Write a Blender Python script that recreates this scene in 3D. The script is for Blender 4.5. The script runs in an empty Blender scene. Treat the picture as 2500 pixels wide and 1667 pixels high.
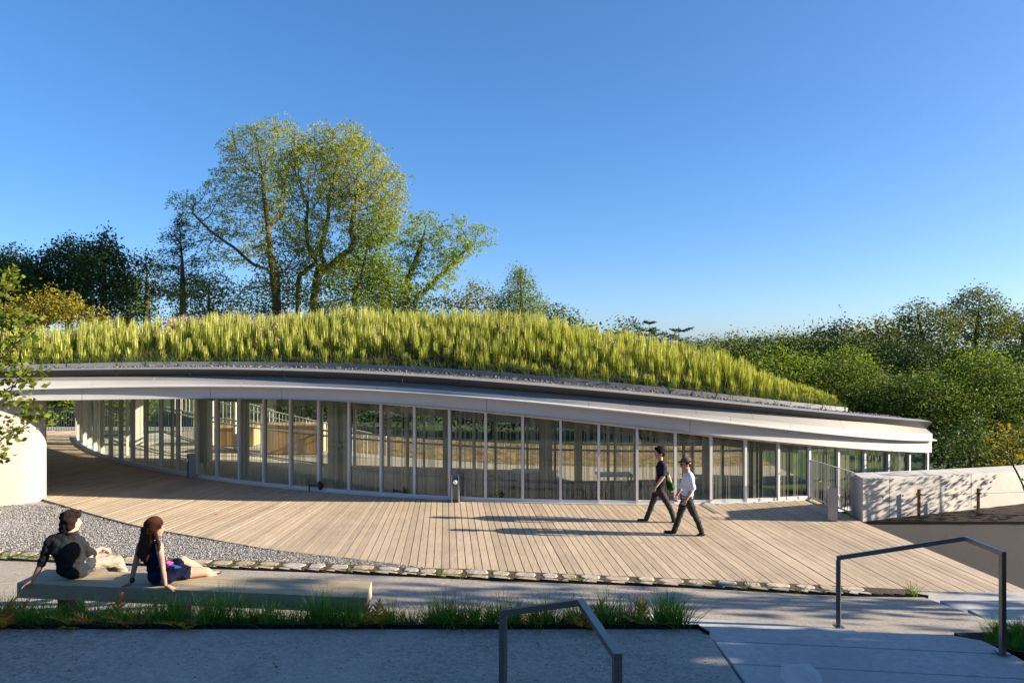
import bpy, math, random
import numpy as np
from mathutils import Vector, Matrix, noise

random.seed(7)
np.random.seed(7)
S = bpy.context.scene
COL = S.collection
PI = math.pi

# ------------------------------------------------------------------ camera, sky, sun, exposure
F, HZ, CH = 1667.0, 850.0, 4.0            # focal length in photo pixels, horizon row, eye height over the deck
cam = bpy.data.cameras.new('camera')
cam.sensor_width = 36.0
cam.lens = 36.0 * F / 2500.0
cam.shift_y = (HZ - 833.5) / 2500.0
cam.clip_start = 0.1
cam.clip_end = 3000
camo = bpy.data.objects.new('camera', cam)
camo.location = (0, 0, CH)
camo.rotation_euler = (PI / 2, 0, 0)
COL.objects.link(camo)
S.camera = camo

SUN_EL = math.radians(18.0)
SUN_AZ = math.radians(94.6)               # clockwise from +Y
w = bpy.data.worlds.new('World')
S.world = w
w.use_nodes = True
nt = w.node_tree
nt.nodes.clear()
sky = nt.nodes.new('ShaderNodeTexSky')
sky.sky_type = 'NISHITA'
sky.sun_disc = False
sky.sun_elevation = SUN_EL
sky.sun_rotation = SUN_AZ
sky.altitude = 0
sky.air_density = 0.7
sky.dust_density = 1.0
sky.ozone_density = 5.0
hsv = nt.nodes.new('ShaderNodeHueSaturation')
hsv.inputs['Saturation'].default_value = 1.22
hsv.inputs['Hue'].default_value = 0.504
gam = nt.nodes.new('ShaderNodeGamma')
gam.inputs['Gamma'].default_value = 0.75
bg = nt.nodes.new('ShaderNodeBackground')
bg.inputs['Strength'].default_value = 0.115
wo = nt.nodes.new('ShaderNodeOutputWorld')
nt.links.new(sky.outputs[0], gam.inputs['Color'])
nt.links.new(gam.outputs[0], hsv.inputs['Color'])
nt.links.new(hsv.outputs[0], bg.inputs[0])
nt.links.new(bg.outputs[0], wo.inputs[0])

sl = bpy.data.lights.new('sun', 'SUN')
sl.energy = 5.0
sl.angle = math.radians(0.5)
sl.color = (1.0, 0.86, 0.68)
so = bpy.data.objects.new('sun', sl)
sd = Vector((math.sin(SUN_AZ) * math.cos(SUN_EL), math.cos(SUN_AZ) * math.cos(SUN_EL), math.sin(SUN_EL)))
so.rotation_euler = sd.to_track_quat('Z', 'Y').to_euler()
so.location = (30, -5, 20)
COL.objects.link(so)

S.view_settings.view_transform = 'Standard'
S.view_settings.look = 'None'
S.view_settings.exposure = 1.6
S.view_settings.gamma = 1.0
S.view_settings.use_curve_mapping = False
S.cycles.use_denoising = True
S.cycles.max_bounces = 8
S.cycles.transparent_max_bounces = 24
S.cycles.caustics_reflective = False
S.cycles.caustics_refractive = False

# ------------------------------------------------------------------ helpers
def at(px, py, z=0.0):
    """photo pixel -> point on the horizontal plane at height z"""
    d = F * (CH - z) / (py - HZ)
    return ((px - 1250) * d / F, d, z)

def atd(px, py, d):
    """photo pixel -> point at distance d in front of the viewpoint"""
    return ((px - 1250) * d / F, d, CH - (py - HZ) * d / F)

def mesh(name, v, f, mats=None, mi=None, smooth=False, uv=None):
    me = bpy.data.meshes.new(name)
    if isinstance(f, np.ndarray) and len(f):
        n, k = f.shape
        v = np.asarray(v, dtype=np.float32)
        me.vertices.add(len(v)); me.vertices.foreach_set('co', v.ravel())
        me.loops.add(n * k); me.loops.foreach_set('vertex_index', f.astype(np.int32).ravel())
        me.polygons.add(n)
        me.polygons.foreach_set('loop_start', np.arange(0, n * k, k, dtype=np.int32))
        me.polygons.foreach_set('loop_total', np.full(n, k, dtype=np.int32))
        me.update(calc_edges=True)
        me.validate()
    else:
        me.from_pydata([tuple(map(float, p)) for p in v], [], [tuple(map(int, q)) for q in f])
        me.update()
    if mats is not None:
        for m in (mats if isinstance(mats, (list, tuple)) else [mats]):
            me.materials.append(m)
    if mi is not None:
        me.polygons.foreach_set('material_index', np.asarray(mi, dtype=np.int32))
    if smooth:
        me.polygons.foreach_set('use_smooth', np.ones(len(me.polygons), dtype=bool))
    if uv is not None:
        l = me.uv_layers.new(name='UVMap')
        l.data.foreach_set('uv', np.asarray(uv, dtype=np.float32).ravel())
    return me

def tag(o, label=None, cat=None, group=None, kind=None):
    if label: o['label'] = label
    if cat: o['category'] = cat
    if group: o['group'] = group
    if kind: o['kind'] = kind
    return o

def wt(o):
    """world translation of an unrotated object"""
    if o.parent is None: return Vector(o.location)
    return wt(o.parent) + o.matrix_parent_inverse.translation + Vector(o.location)

def obj(name, me, parent=None, **k):
    o = bpy.data.objects.new(name, me)
    COL.objects.link(o)
    if parent is not None:
        o.parent = parent
        o.matrix_parent_inverse = Matrix.Translation(-wt(parent))
    return tag(o, **k)

def empty(name, loc=(0, 0, 0), **k):
    o = bpy.data.objects.new(name, None)
    o.empty_display_size = 0.2
    o.location = loc
    COL.objects.link(o)
    return tag(o, **k)

def copy_tree(o, parent=None):
    c = o.copy()
    COL.objects.link(c)
    if parent is not None: c.parent = parent
    for ch in list(o.children):
        copy_tree(ch, c)
    return c

class MB:
    """collects boxes, tubes, prisms into one mesh"""
    def __init__(s): s.v = []; s.f = []; s.m = []
    def add(s, v, f, m=0):
        b = len(s.v)
        s.v += [tuple(p) for p in v]
        s.f += [tuple(i + b for i in q) for q in f]
        s.m += [m] * len(f)
    def box(s, x0, x1, y0, y1, z0, z1, m=0):
        s.add([(x0,y0,z0),(x1,y0,z0),(x1,y1,z0),(x0,y1,z0),(x0,y0,z1),(x1,y0,z1),(x1,y1,z1),(x0,y1,z1)],
              [(0,3,2,1),(4,5,6,7),(0,1,5,4),(1,2,6,5),(2,3,7,6),(3,0,4,7)], m)
    def prism(s, poly, z0, z1, m=0):
        """poly: list of (x,y), z0/z1 number or function"""
        n = len(poly)
        a = sum(poly[i][0]*poly[(i+1)%n][1]-poly[(i+1)%n][0]*poly[i][1] for i in range(n))
        if a < 0: poly = poly[::-1]
        g0 = z0 if callable(z0) else (lambda x, y: z0)
        g1 = z1 if callable(z1) else (lambda x, y: z1)
        v = [(x, y, g0(x, y)) for x, y in poly] + [(x, y, g1(x, y)) for x, y in poly]
        f = [tuple(range(n))[::-1], tuple(range(n, 2*n))] + [(i, (i+1)%n, n+(i+1)%n, n+i) for i in range(n)]
        s.add(v, f, m)
    def bar(s, a, b, w, h, m=0, up=(0, 0, 1)):
        """box bar from a to b, w wide, h high"""
        a, b = Vector(a), Vector(b)
        d = (b - a).normalized()
        u = Vector(up)
        if abs(d.dot(u)) > 0.98: u = Vector((0, 1, 0))
        r = d.cross(u).normalized(); u = r.cross(d).normalized()
        q = [r*(-w/2)-u*(h/2), r*(w/2)-u*(h/2), r*(w/2)+u*(h/2), r*(-w/2)+u*(h/2)]
        s.add([a+p for p in q] + [b+p for p in q], [(3,2,1,0),(4,5,6,7),(0,1,5,4),(1,2,6,5),(2,3,7,6),(3,0,4,7)], m)
    def tube(s, pts, rad, k=8, m=0, cap=True):
        pts = [Vector(p) for p in pts]
        rad = rad if hasattr(rad, '__len__') else [rad]*len(pts)
        d = (pts[1]-pts[0]).normalized()
        u = Vector((0,0,1)) if abs(d.z) < 0.9 else Vector((1,0,0))
        r = d.cross(u).normalized(); v = []; f = []
        for i, p in enumerate(pts):
            d = (pts[min(i+1, len(pts)-1)]-pts[max(i-1, 0)]).normalized()
            r = (r - d*r.dot(d)).normalized(); t = d.cross(r)
            for j in range(k):
                a = 2*PI*j/k
                v.append(p + (r*math.cos(a)+t*math.sin(a))*rad[i])
        for i in range(len(pts)-1):
            for j in range(k):
                f.append((i*k+j, i*k+(j+1)%k, (i+1)*k+(j+1)%k, (i+1)*k+j))
        if cap:
            f.append(tuple(range(k))[::-1]); f.append(tuple((len(pts)-1)*k+j for j in range(k)))
        s.add(v, f, m)
    def build(s, name, mats, parent=None, smooth=False, **kw):
        return obj(name, mesh(name, s.v, s.f, mats, s.m, smooth), parent, **kw)

def bevel(o, w=0.01, seg=2):
    b = o.modifiers.new('edge', 'BEVEL'); b.width = w; b.segments = seg; b.limit_method = 'ANGLE'
    return o

def spline(pts, n):
    """Catmull-Rom through pts (array k x dim) resampled to n points"""
    p = np.asarray(pts, float)
    k = len(p)
    q = np.vstack([2*p[0]-p[1], p, 2*p[-1]-p[-2]])
    out = []
    for t in np.linspace(0, k-1-1e-9, n):
        i = int(t); u = t-i
        a, b, c, d = q[i], q[i+1], q[i+2], q[i+3]
        out.append(0.5*((2*b)+(c-a)*u+(2*a-5*b+4*c-d)*u*u+(3*b-a-3*c+d)*u**3))
    return np.array(out)

def loft(rows, flip=False):
    """rows: list of equal-length point lists -> verts, quads"""
    n = len(rows[0]); v = [tuple(p) for r in rows for p in r]; f = []
    for i in range(len(rows)-1):
        for j in range(n-1):
            q = (i*n+j, i*n+j+1, (i+1)*n+j+1, (i+1)*n+j)
            f.append(q[::-1] if flip else q)
    return v, f

# ------------------------------------------------------------------ materials
def mat(name, col, rough=0.6, metal=0.0, spec=0.5):
    m = bpy.data.materials.new(name); m.use_nodes = True
    b = m.node_tree.nodes['Principled BSDF']
    b.inputs['Base Color'].default_value = (*col, 1); b.inputs['Roughness'].default_value = rough
    b.inputs['Metallic'].default_value = metal
    b.inputs['Specular IOR Level'].default_value = spec
    return m

class NB:
    def __init__(s, m): s.t = m.node_tree; s.b = s.t.nodes['Principled BSDF']
    def n(s, typ, **k):
        x = s.t.nodes.new(typ)
        for a, v in k.items(): setattr(x, a, v)
        return x
    def l(s, a, b): s.t.links.new(a, b)
    def coord(s, scale=(1, 1, 1), kind='Object', rot=(0, 0, 0)):
        if kind == 'World':
            o = s.n('ShaderNodeNewGeometry').outputs['Position']
        else:
            o = s.n('ShaderNodeTexCoord').outputs[kind]
        mp = s.n('ShaderNodeMapping'); mp.inputs['Scale'].default_value = scale; mp.inputs['Rotation'].default_value = rot
        s.l(o, mp.inputs[0]); return mp.outputs[0]
    def noise(s, vec, scale, detail=4, rough=0.6):
        x = s.n('ShaderNodeTexNoise'); x.inputs['Scale'].default_value = scale
        x.inputs['Detail'].default_value = detail; x.inputs['Roughness'].default_value = rough
        s.l(vec, x.inputs['Vector']); return x.outputs['Fac']
    def ramp(s, fac, stops):
        r = s.n('ShaderNodeValToRGB'); e = r.color_ramp.elements
        while len(e) < len(stops): e.new(0.5)
        for i, (p, c) in enumerate(stops):
            e[i].position = p; e[i].color = (*c, 1) if hasattr(c, '__len__') else (c, c, c, 1)
        s.l(fac, r.inputs[0]); return r.outputs[0]
    def mix(s, a, b, fac, mode='MIX'):
        x = s.n('ShaderNodeMix', data_type='RGBA', blend_type=mode)
        for inp, val in ((x.inputs[6], a), (x.inputs[7], b), (x.inputs[0], fac)):
            if hasattr(val, 'links') or isinstance(val, bpy.types.NodeSocket): s.l(val, inp)
            elif hasattr(val, '__len__'): inp.default_value = (*val, 1)
            else: inp.default_value = val
        return x.outputs[2]
    def bump(s, h, strength=0.3, dist=0.01):
        x = s.n('ShaderNodeBump'); x.inputs['Strength'].default_value = strength; x.inputs['Distance'].default_value = dist
        s.l(h, x.inputs['Height']); s.l(x.outputs[0], s.b.inputs['Normal'])
    def math(s, op, a, b=None):
        x = s.n('ShaderNodeMath', operation=op)
        for i, v in enumerate((a, b)):
            if v is None: continue
            if isinstance(v, bpy.types.NodeSocket): s.l(v, x.inputs[i])
            else: x.inputs[i].default_value = v
        return x.outputs[0]
    def col(s, c): s.l(c, s.b.inputs['Base Color'])

def speckle(name, c0, c1, scale, big=0.5, c2=None, rough=0.9, bump=0.4, bd=0.01, kind='World'):
    """grainy mineral surface: fine grain between c0 and c1, broad patches towards c2"""
    m = mat(name, c0, rough, spec=0.25); b = NB(m)
    v = b.coord(kind=kind)
    fine = b.noise(v, scale, 3, 0.7)
    vo = b.n('ShaderNodeTexVoronoi'); vo.inputs['Scale'].default_value = scale*0.6; b.l(v, vo.inputs['Vector'])
    sep = b.n('ShaderNodeSeparateColor'); b.l(vo.outputs['Color'], sep.inputs[0])
    g = b.mix(b.ramp(fine, [(0.3, c0), (0.7, c1)]), b.ramp(sep.outputs[0], [(0.0, c0), (1.0, c1)]), 0.5)
    if c2 is not None:
        g = b.mix(g, c2, b.ramp(b.noise(v, big, 5, 0.65), [(0.38, 0.0), (0.68, 0.75)]))
    b.col(g); b.bump(b.math('ADD', fine, sep.outputs[1]), bump, bd)
    return m

def leafmat(name, col, var=0.25, transl=0.4, hue=0.03, rough=0.55):
    m = mat(name, col, max(rough, 0.6), spec=0.12); b = NB(m)
    g = b.n('ShaderNodeNewGeometry')
    r = g.outputs['Random Per Island']
    hs = b.n('ShaderNodeHueSaturation')
    hs.inputs['Color'].default_value = (*col, 1)
    mr = b.n('ShaderNodeMapRange'); b.l(r, mr.inputs[0]); mr.inputs[3].default_value = 1-var*1.4; mr.inputs[4].default_value = 1+var*1.4
    b.l(mr.outputs[0], hs.inputs['Value'])
    wn = b.n('ShaderNodeTexWhiteNoise', noise_dimensions='1D'); b.l(r, wn.inputs['W'])
    mh = b.n('ShaderNodeMapRange'); b.l(wn.outputs[0], mh.inputs[0]); mh.inputs[3].default_value = 0.5-hue; mh.inputs[4].default_value = 0.5+hue
    b.l(mh.outputs[0], hs.inputs['Hue'])
    b.col(hs.outputs[0])
    tr = b.n('ShaderNodeBsdfTranslucent')
    tc = b.mix(hs.outputs[0], (1.0, 1.0, 0.35), 1.0, 'MULTIPLY'); b.l(tc, tr.inputs[0])
    mx = b.n('ShaderNodeMixShader'); mx.inputs[0].default_value = transl
    b.l(b.b.outputs[0], mx.inputs[1]); b.l(tr.outputs[0], mx.inputs[2])
    b.l(mx.outputs[0], m.node_tree.nodes['Material Output'].inputs[0])
    return m

M = {}
M['gravel_dark'] = speckle('crushed_stone_paving', (0.10, 0.094, 0.08), (0.42, 0.39, 0.335), 46, 0.45, (0.38, 0.355, 0.31), bump=0.5, bd=0.006)
M['path'] = speckle('fine_gravel_path', (0.20, 0.175, 0.145), (0.46, 0.405, 0.33), 40, 0.7, (0.36, 0.32, 0.265), bump=0.6, bd=0.01)
M['gravel_light'] = speckle('pale_gravel', (0.16, 0.155, 0.15), (0.52, 0.50, 0.47), 26, 0.5, None, bump=0.9, bd=0.02)
M['asphalt'] = speckle('asphalt', (0.024, 0.021, 0.019), (0.058, 0.051, 0.045), 50, 0.4, (0.048, 0.043, 0.038), bump=0.3, bd=0.005)
M['concrete_step'] = speckle('step_concrete', (0.34, 0.33, 0.31), (0.50, 0.49, 0.46), 26, 0.7, (0.33, 0.322, 0.30), bump=0.12, bd=0.004)
M['soil'] = speckle('bark_soil', (0.012, 0.009, 0.006), (0.042, 0.028, 0.019), 40, 1.0, None, bump=1.0, bd=0.03)
M['roof_soil'] = speckle('roof_soil', (0.05, 0.036, 0.024), (0.13, 0.095, 0.06), 30, 1.0, None, bump=1.0, bd=0.03)
M['lawn'] = speckle('lawn', (0.03, 0.055, 0.012), (0.06, 0.10, 0.025), 4, 0.1, (0.05, 0.075, 0.02), bump=0.6, bd=0.05)
M['mulch'] = speckle('leaf_litter', (0.05, 0.034, 0.014), (0.36, 0.26, 0.11), 7, 1.0, None, bump=1.0, bd=0.03)
M['pave_pale'] = speckle('pale_paving', (0.40, 0.38, 0.34), (0.50, 0.48, 0.44), 20, 0.5, None, bump=0.1, bd=0.004)
M['black_steel'] = mat('black_edging_steel', (0.012, 0.012, 0.013), 0.45, 0.6)

def wood(name, c0, c1, c2, along=(18, 0.9, 18), kind='World', rough=0.7, rnd=0.15, bumps=0.15):
    m = mat(name, c0, rough, spec=0.25); b = NB(m)
    v = b.coord(along, kind)
    oi = b.n('ShaderNodeObjectInfo')
    add = b.n('ShaderNodeVectorMath', operation='ADD'); b.l(v, add.inputs[0])
    sc = b.n('ShaderNodeVectorMath', operation='SCALE'); sc.inputs[0].default_value = (37, 71, 13); b.l(oi.outputs['Random'], sc.inputs['Scale'])
    b.l(sc.outputs[0], add.inputs[1])
    gr = b.noise(add.outputs[0], 3.0, 6, 0.65)
    c = b.ramp(gr, [(0.25, c0), (0.5, c1), (0.75, c2)])
    pv = b.coord((1, 1, 1), kind)
    patch = b.noise(pv, 0.9, 5, 0.7)
    c = b.mix(c, (0.62, 0.62, 0.62), b.ramp(patch, [(0.35, 0.0), (0.75, 0.55)]), 'MULTIPLY')
    mr = b.n('ShaderNodeMapRange'); b.l(oi.outputs['Random'], mr.inputs[0]); mr.inputs[3].default_value = 1-rnd; mr.inputs[4].default_value = 1+rnd*0.6
    hs = b.n('ShaderNodeHueSaturation'); b.l(c, hs.inputs['Color']); b.l(mr.outputs[0], hs.inputs['Value'])
    b.col(hs.outputs[0]); b.bump(gr, bumps, 0.004)
    return m
M['deck'] = wood('weathered_deck_board', (0.36, 0.278, 0.185), (0.50, 0.395, 0.275), (0.59, 0.48, 0.35))
M['bench'] = wood('bench_timber', (0.34, 0.27, 0.17), (0.40, 0.325, 0.21), (0.46, 0.385, 0.25), along=(0.8, 14, 14), rnd=0.0)
M['crate'] = wood('raw_timber', (0.42, 0.26, 0.12), (0.50, 0.33, 0.17), (0.55, 0.38, 0.2), rnd=0.1)

def panel(name, col, rough, metal=0.0, dirt=0.12, spec=0.5):
    m = mat(name, col, rough, metal, spec); b = NB(m)
    v = b.coord((1, 1, 3), 'World')
    n = b.noise(v, 1.3, 6, 0.7)
    b.col(b.mix(col, tuple(c*(1-dirt*2.2) for c in col), b.ramp(n, [(0.4, 0.0), (0.8, 1.0)])))
    b.l(b.ramp(n, [(0.2, max(0.05, rough-0.08)), (0.8, min(1, rough+0.1))]), b.b.inputs['Roughness'])
    return m
M['parapet'] = panel('dark_bronze_metal', (0.055, 0.052, 0.05), 0.55, 0.0)
M['cap'] = panel('zinc_coping', (0.30, 0.30, 0.30), 0.45, 0.3)
M['ledge'] = panel('grey_metal_ledge', (0.25, 0.24, 0.225), 0.5, 0.1)
M['white_metal'] = panel('white_coated_metal', (0.52, 0.51, 0.49), 0.45, 0.0, 0.06)
M['frame'] = panel('anodised_frame', (0.60, 0.60, 0.59), 0.45, 0.0, 0.05)
M['frame_in'] = mat('interior_steel', (0.52, 0.54, 0.48), 0.5, 0.0)
M['soffit'] = mat('soffit_board', (0.62, 0.58, 0.50), 0.7)
M['pier'] = panel('cream_render', (0.35, 0.325, 0.29), 0.7, 0.0, 0.04, 0.2)
M['concrete'] = speckle('cast_concrete', (0.46, 0.44, 0.40), (0.54, 0.52, 0.48), 12, 1.2, (0.42, 0.40, 0.37), bump=0.15, bd=0.005)
M['floor_in'] = speckle('interior_floor', (0.52, 0.50, 0.42), (0.58, 0.56, 0.48), 20, 0.5, None, bump=0.05)
M['column'] = mat('column_paint', (0.46, 0.47, 0.41), 0.6)
M['dark'] = mat('black_housing', (0.012, 0.012, 0.012), 0.5)
M['steel'] = panel('brushed_stainless', (0.24, 0.225, 0.205), 0.3, 0.9, 0.08)
M['rail_white'] = mat('white_rail_paint', (0.75, 0.75, 0.72), 0.4)
M['fence'] = panel('galvanised_fence', (0.42, 0.41, 0.41), 0.5, 0.3, 0.08)
M['bollard'] = panel('bollard_aluminium', (0.36, 0.36, 0.38), 0.5, 0.4, 0.08)
M['lampglass'] = mat('lamp_glass', (0.85, 0.85, 0.82), 0.25)
M['rust'] = speckle('rusty_steel', (0.10, 0.045, 0.015), (0.24, 0.11, 0.035), 60, 5, None, bump=0.4)
M['bark'] = speckle('tree_bark', (0.05, 0.038, 0.028), (0.13, 0.10, 0.075), 9, 1.0, None, bump=0.8, bd=0.03)
M['bark_pale'] = speckle('locust_bark', (0.05, 0.042, 0.034), (0.125, 0.105, 0.085), 9, 1.0, None, bump=0.8, bd=0.03)
M['exit_red'] = mat('exit_letter_red', (0.75, 0.02, 0.03), 0.5)
M['exit_red'].node_tree.nodes['Principled BSDF'].inputs['Emission Color'].default_value = (1.0, 0.03, 0.04, 1)
M['exit_red'].node_tree.nodes['Principled BSDF'].inputs['Emission Strength'].default_value = 0.15
M['picket_dark'] = mat('dark_blue_picket_paint', (0.07, 0.09, 0.11), 0.5)

def stone_mat():
    m = mat('field_stone', (0.3, 0.25, 0.2), 0.85, spec=0.2); b = NB(m)
    oi = b.n('ShaderNodeObjectInfo')
    v = b.coord()
    n = b.noise(v, 9, 6, 0.7)
    base = b.ramp(oi.outputs['Random'], [(0.0, (0.46, 0.35, 0.24)), (0.35, (0.54, 0.45, 0.34)), (0.65, (0.45, 0.40, 0.33)), (1.0, (0.60, 0.50, 0.36))])
    b.col(b.mix(base, b.ramp(n, [(0.3, 0.6), (0.7, 1.1)]), 1.0, 'MULTIPLY')); b.bump(n, 0.6, 0.02)
    return m
M['stone'] = stone_mat()

def glass_mat(name, tint, frit):
    m = bpy.data.materials.new(name); m.use_nodes = True
    b = NB.__new__(NB); b.t = m.node_tree
    b.t.nodes.remove(b.t.nodes['Principled BSDF'])
    out = b.t.nodes['Material Output']
    tr = b.n('ShaderNodeBsdfTransparent'); tr.inputs[0].default_value = (*tint, 1)
    gl = b.n('ShaderNodeBsdfGlossy'); gl.inputs['Roughness'].default_value = 0.0; gl.inputs[0].default_value = (0.9, 0.95, 0.92, 1)
    fr = b.n('ShaderNodeFresnel'); fr.inputs[0].default_value = 1.55
    body = tr.outputs[0]
    if frit:
        uv = b.n('ShaderNodeTexCoord').outputs['UV']
        sx = b.n('ShaderNodeSeparateXYZ'); b.l(uv, sx.inputs[0])
        oi = b.n('ShaderNodeObjectInfo')
        u = b.math('ADD', b.math('MULTIPLY', sx.outputs[0], 30.0), b.math('MULTIPLY', oi.outputs['Random'], 900.0))
        wn = b.n('ShaderNodeTexWhiteNoise', noise_dimensions='1D'); b.l(b.math('FLOOR', u), wn.inputs['W'])
        stripe = b.math('GREATER_THAN', wn.outputs[0], 0.5)
        df = b.n('ShaderNodeBsdfDiffuse'); df.inputs[0].default_value = (0.40, 0.385, 0.29, 1)
        tl = b.n('ShaderNodeBsdfTranslucent'); tl.inputs[0].default_value = (0.40, 0.385, 0.29, 1)
        ms = b.n('ShaderNodeMixShader'); ms.inputs[0].default_value = 0.5; b.l(df.outputs[0], ms.inputs[1]); b.l(tl.outputs[0], ms.inputs[2])
        thin = b.math('LESS_THAN', b.math('FRACT', u), 0.6)
        m2 = b.n('ShaderNodeMixShader'); b.l(b.math('MULTIPLY', b.math('MULTIPLY', stripe, thin), 0.8), m2.inputs[0])
        b.l(tr.outputs[0], m2.inputs[1]); b.l(ms.outputs[0], m2.inputs[2]); body = m2.outputs[0]
    mx = b.n('ShaderNodeMixShader'); b.l(fr.outputs[0], mx.inputs[0]); b.l(body, mx.inputs[1]); b.l(gl.outputs[0], mx.inputs[2])
    b.l(mx.outputs[0], out.inputs[0])
    return m
M['glass'] = glass_mat('fritted_glass', (0.83, 0.87, 0.79), True)
M['glass_clear'] = glass_mat('clear_glass', (0.82, 0.87, 0.83), False)
# ------------------------------------------------------------------ plan curves of the pavilion
def facade_curve(s):
    """point and outward (towards the terrace) normal of the glass line, s metres right of the apex"""
    x, y = 3.6, 17.55
    if s >= 0:
        a = s/16.0
        return Vector((x+16*math.sin(a), y+16-16*math.cos(a), 0)), Vector((math.sin(a), -math.cos(a), 0))
    s0 = max(s, -12.0); a = s0/26.0
    p = Vector((x+26*math.sin(a), y+26-26*math.cos(a), 0)); n = Vector((math.sin(a), -math.cos(a), 0))
    if s < -12.0:
        b = a+(s+12.0)/29.0
        c = p - n*29.0
        n = Vector((math.sin(b), -math.cos(b), 0)); p = c + n*29.0
    return p, n

CAN = spline([(-26, 12.6), (-20, 14.9), (-17, 16.0), (-14, 16.95), (-11, 17.7), (-8.5, 18.08), (-6.5, 18.15), (-4.5, 18.05), (-2.5, 17.85), (-0.5, 17.55), (1.5, 17.38)], 160)
CAN = [Vector((x, y, 0)) for x, y in CAN]
for s in np.linspace(-0.2, 8.98, 60):
    p, n = facade_curve(s); CAN.append(p+n*0.17)
_arc = np.concatenate([[0], np.cumsum([(CAN[i+1]-CAN[i]).length for i in range(len(CAN)-1)])])
_cx = np.array([p.x for p in CAN]); _cy = np.array([p.y for p in CAN])
NS = 150
_sa = np.linspace(0, _arc[-1], NS)
RX = np.interp(_sa, _arc, _cx); RY = np.interp(_sa, _arc, _cy)
for _ in range(4):
    RY[1:-1] = 0.25*RY[:-2]+0.5*RY[1:-1]+0.25*RY[2:]
TX = np.gradient(RX, _sa); TY = np.gradient(RY, _sa)
_l = np.hypot(TX, TY); TX /= _l; TY /= _l
NX, NY = TY.copy(), -TX.copy()                      # outward, towards the terrace
RPX = 1250+RX*F/RY                                  # photo column of every sample

def edge_line(off, tab, deg=5):
    """3D line at outward offset off whose height follows the measured rows (column, row)"""
    x = RX+NX*off; y = RY+NY*off
    px = 1250+x*F/y
    t = np.array(tab, float)
    row = np.interp(px, t[:, 0], t[:, 1])
    z = CH-(row-HZ)*y/F
    k = (px > -60) & (px < 2300)
    c = np.polyfit(_sa[k], z[k], deg)
    zz = np.polyval(c, np.clip(_sa, _sa[k][0], _sa[k][-1]))
    return np.stack([x, y, zz], 1)

L5 = edge_line(0.0, [(-60, 978), (0, 978), (107, 977), (420, 972), (700, 976), (830, 979), (1112, 996), (1400, 1024.6), (1665, 1053), (1950, 1085), (2265, 1105), (2330, 1109)])
L4 = edge_line(0.15, [(-60, 956), (0, 955), (104, 948.5), (420, 944), (700, 946), (830, 953), (1112, 967.5), (1400, 990.7), (1665, 1022), (1950, 1055), (2278, 1078), (2330, 1081)])
L3 = edge_line(0.02, [(-60, 933), (0, 932), (104, 929), (420, 928), (700, 933), (830, 939), (1112, 955), (1400, 976), (1665, 1008), (1950, 1037), (2263, 1060), (2330, 1064)])
L2 = edge_line(-0.16, [(-60, 923), (0, 922), (104, 921.6), (420, 916), (700, 919), (830, 926), (1112, 942.5), (1400, 964), (1665, 990), (1950, 1014), (2222, 1042), (2330, 1052)])
L1 = edge_line(0.03, [(-60, 909), (0, 907), (104, 903), (420, 900.7), (700, 904), (830, 908.6), (1112, 924.6), (1400, 946), (1665, 975), (1950, 1001), (2224, 1026), (2330, 1036)])
LC = edge_line(-0.30, [(-60, 904), (0, 903), (104, 899), (420, 896), (700, 898), (830, 900), (1112, 917), (1400, 939), (1665, 963), (1950, 992), (2190, 1017), (2330, 1030)])
L2[:, 2] = np.minimum(L2[:, 2], L1[:, 2]-0.12)
L3[:, 2] = np.minimum(L3[:, 2], L2[:, 2]-0.06)
L4[:, 2] = np.minimum(L4[:, 2], L3[:, 2]-0.10)
L5[:, 2] = np.minimum(L5[:, 2], L4[:, 2]-0.20)
LC[:, 2] = np.clip(LC[:, 2], L1[:, 2]-0.02, L1[:, 2]+0.05)
def soffit_z(px):
    return float(np.interp(px, RPX, L5[:, 2]))

# ------------------------------------------------------------------ ground
gx = np.concatenate([np.linspace(-900, -80, 12), np.linspace(-70, 70, 57), np.linspace(80, 900, 12)])
gy = np.concatenate([np.linspace(-120, -20, 8), np.linspace(-15, 60, 38), np.linspace(70, 300, 20), np.linspace(350, 2500, 12)])
def ground_z(x, y):
    z = -0.42
    far = max(0.0, min(1.0, (y-60)/240.0))
    z += far*(3.0*math.sin(x*0.013+1.0)+2.2*math.sin(y*0.02+x*0.007))*0.5
    if y > 38: z += 0.15*math.sin(x*0.21)*math.sin(y*0.17)
    return z
gv = [(x, y, ground_z(x, y)) for y in gy for x in gx]
gf = [(j*len(gx)+i, j*len(gx)+i+1, (j+1)*len(gx)+i+1, (j+1)*len(gx)+i) for j in range(len(gy)-1) for i in range(len(gx)-1)]
obj('ground', mesh('ground', gv, gf, M['lawn'], smooth=True), kind='structure')

# ------------------------------------------------------------------ paving in front: terrace, path, gravel bed, asphalt
def sheet(name, rows, m, **k):
    v, f = loft(rows, flip=True)
    me = mesh(name, v, f, m)
    import bmesh
    bm = bmesh.new(); bm.from_mesh(me)
    bmesh.ops.recalc_face_normals(bm, faces=bm.faces)
    if sum(fc.normal.z for fc in bm.faces) < 0: bmesh.ops.reverse_faces(bm, faces=bm.faces)
    bm.to_mesh(me); bm.free()
    return obj(name, me, **k)

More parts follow.
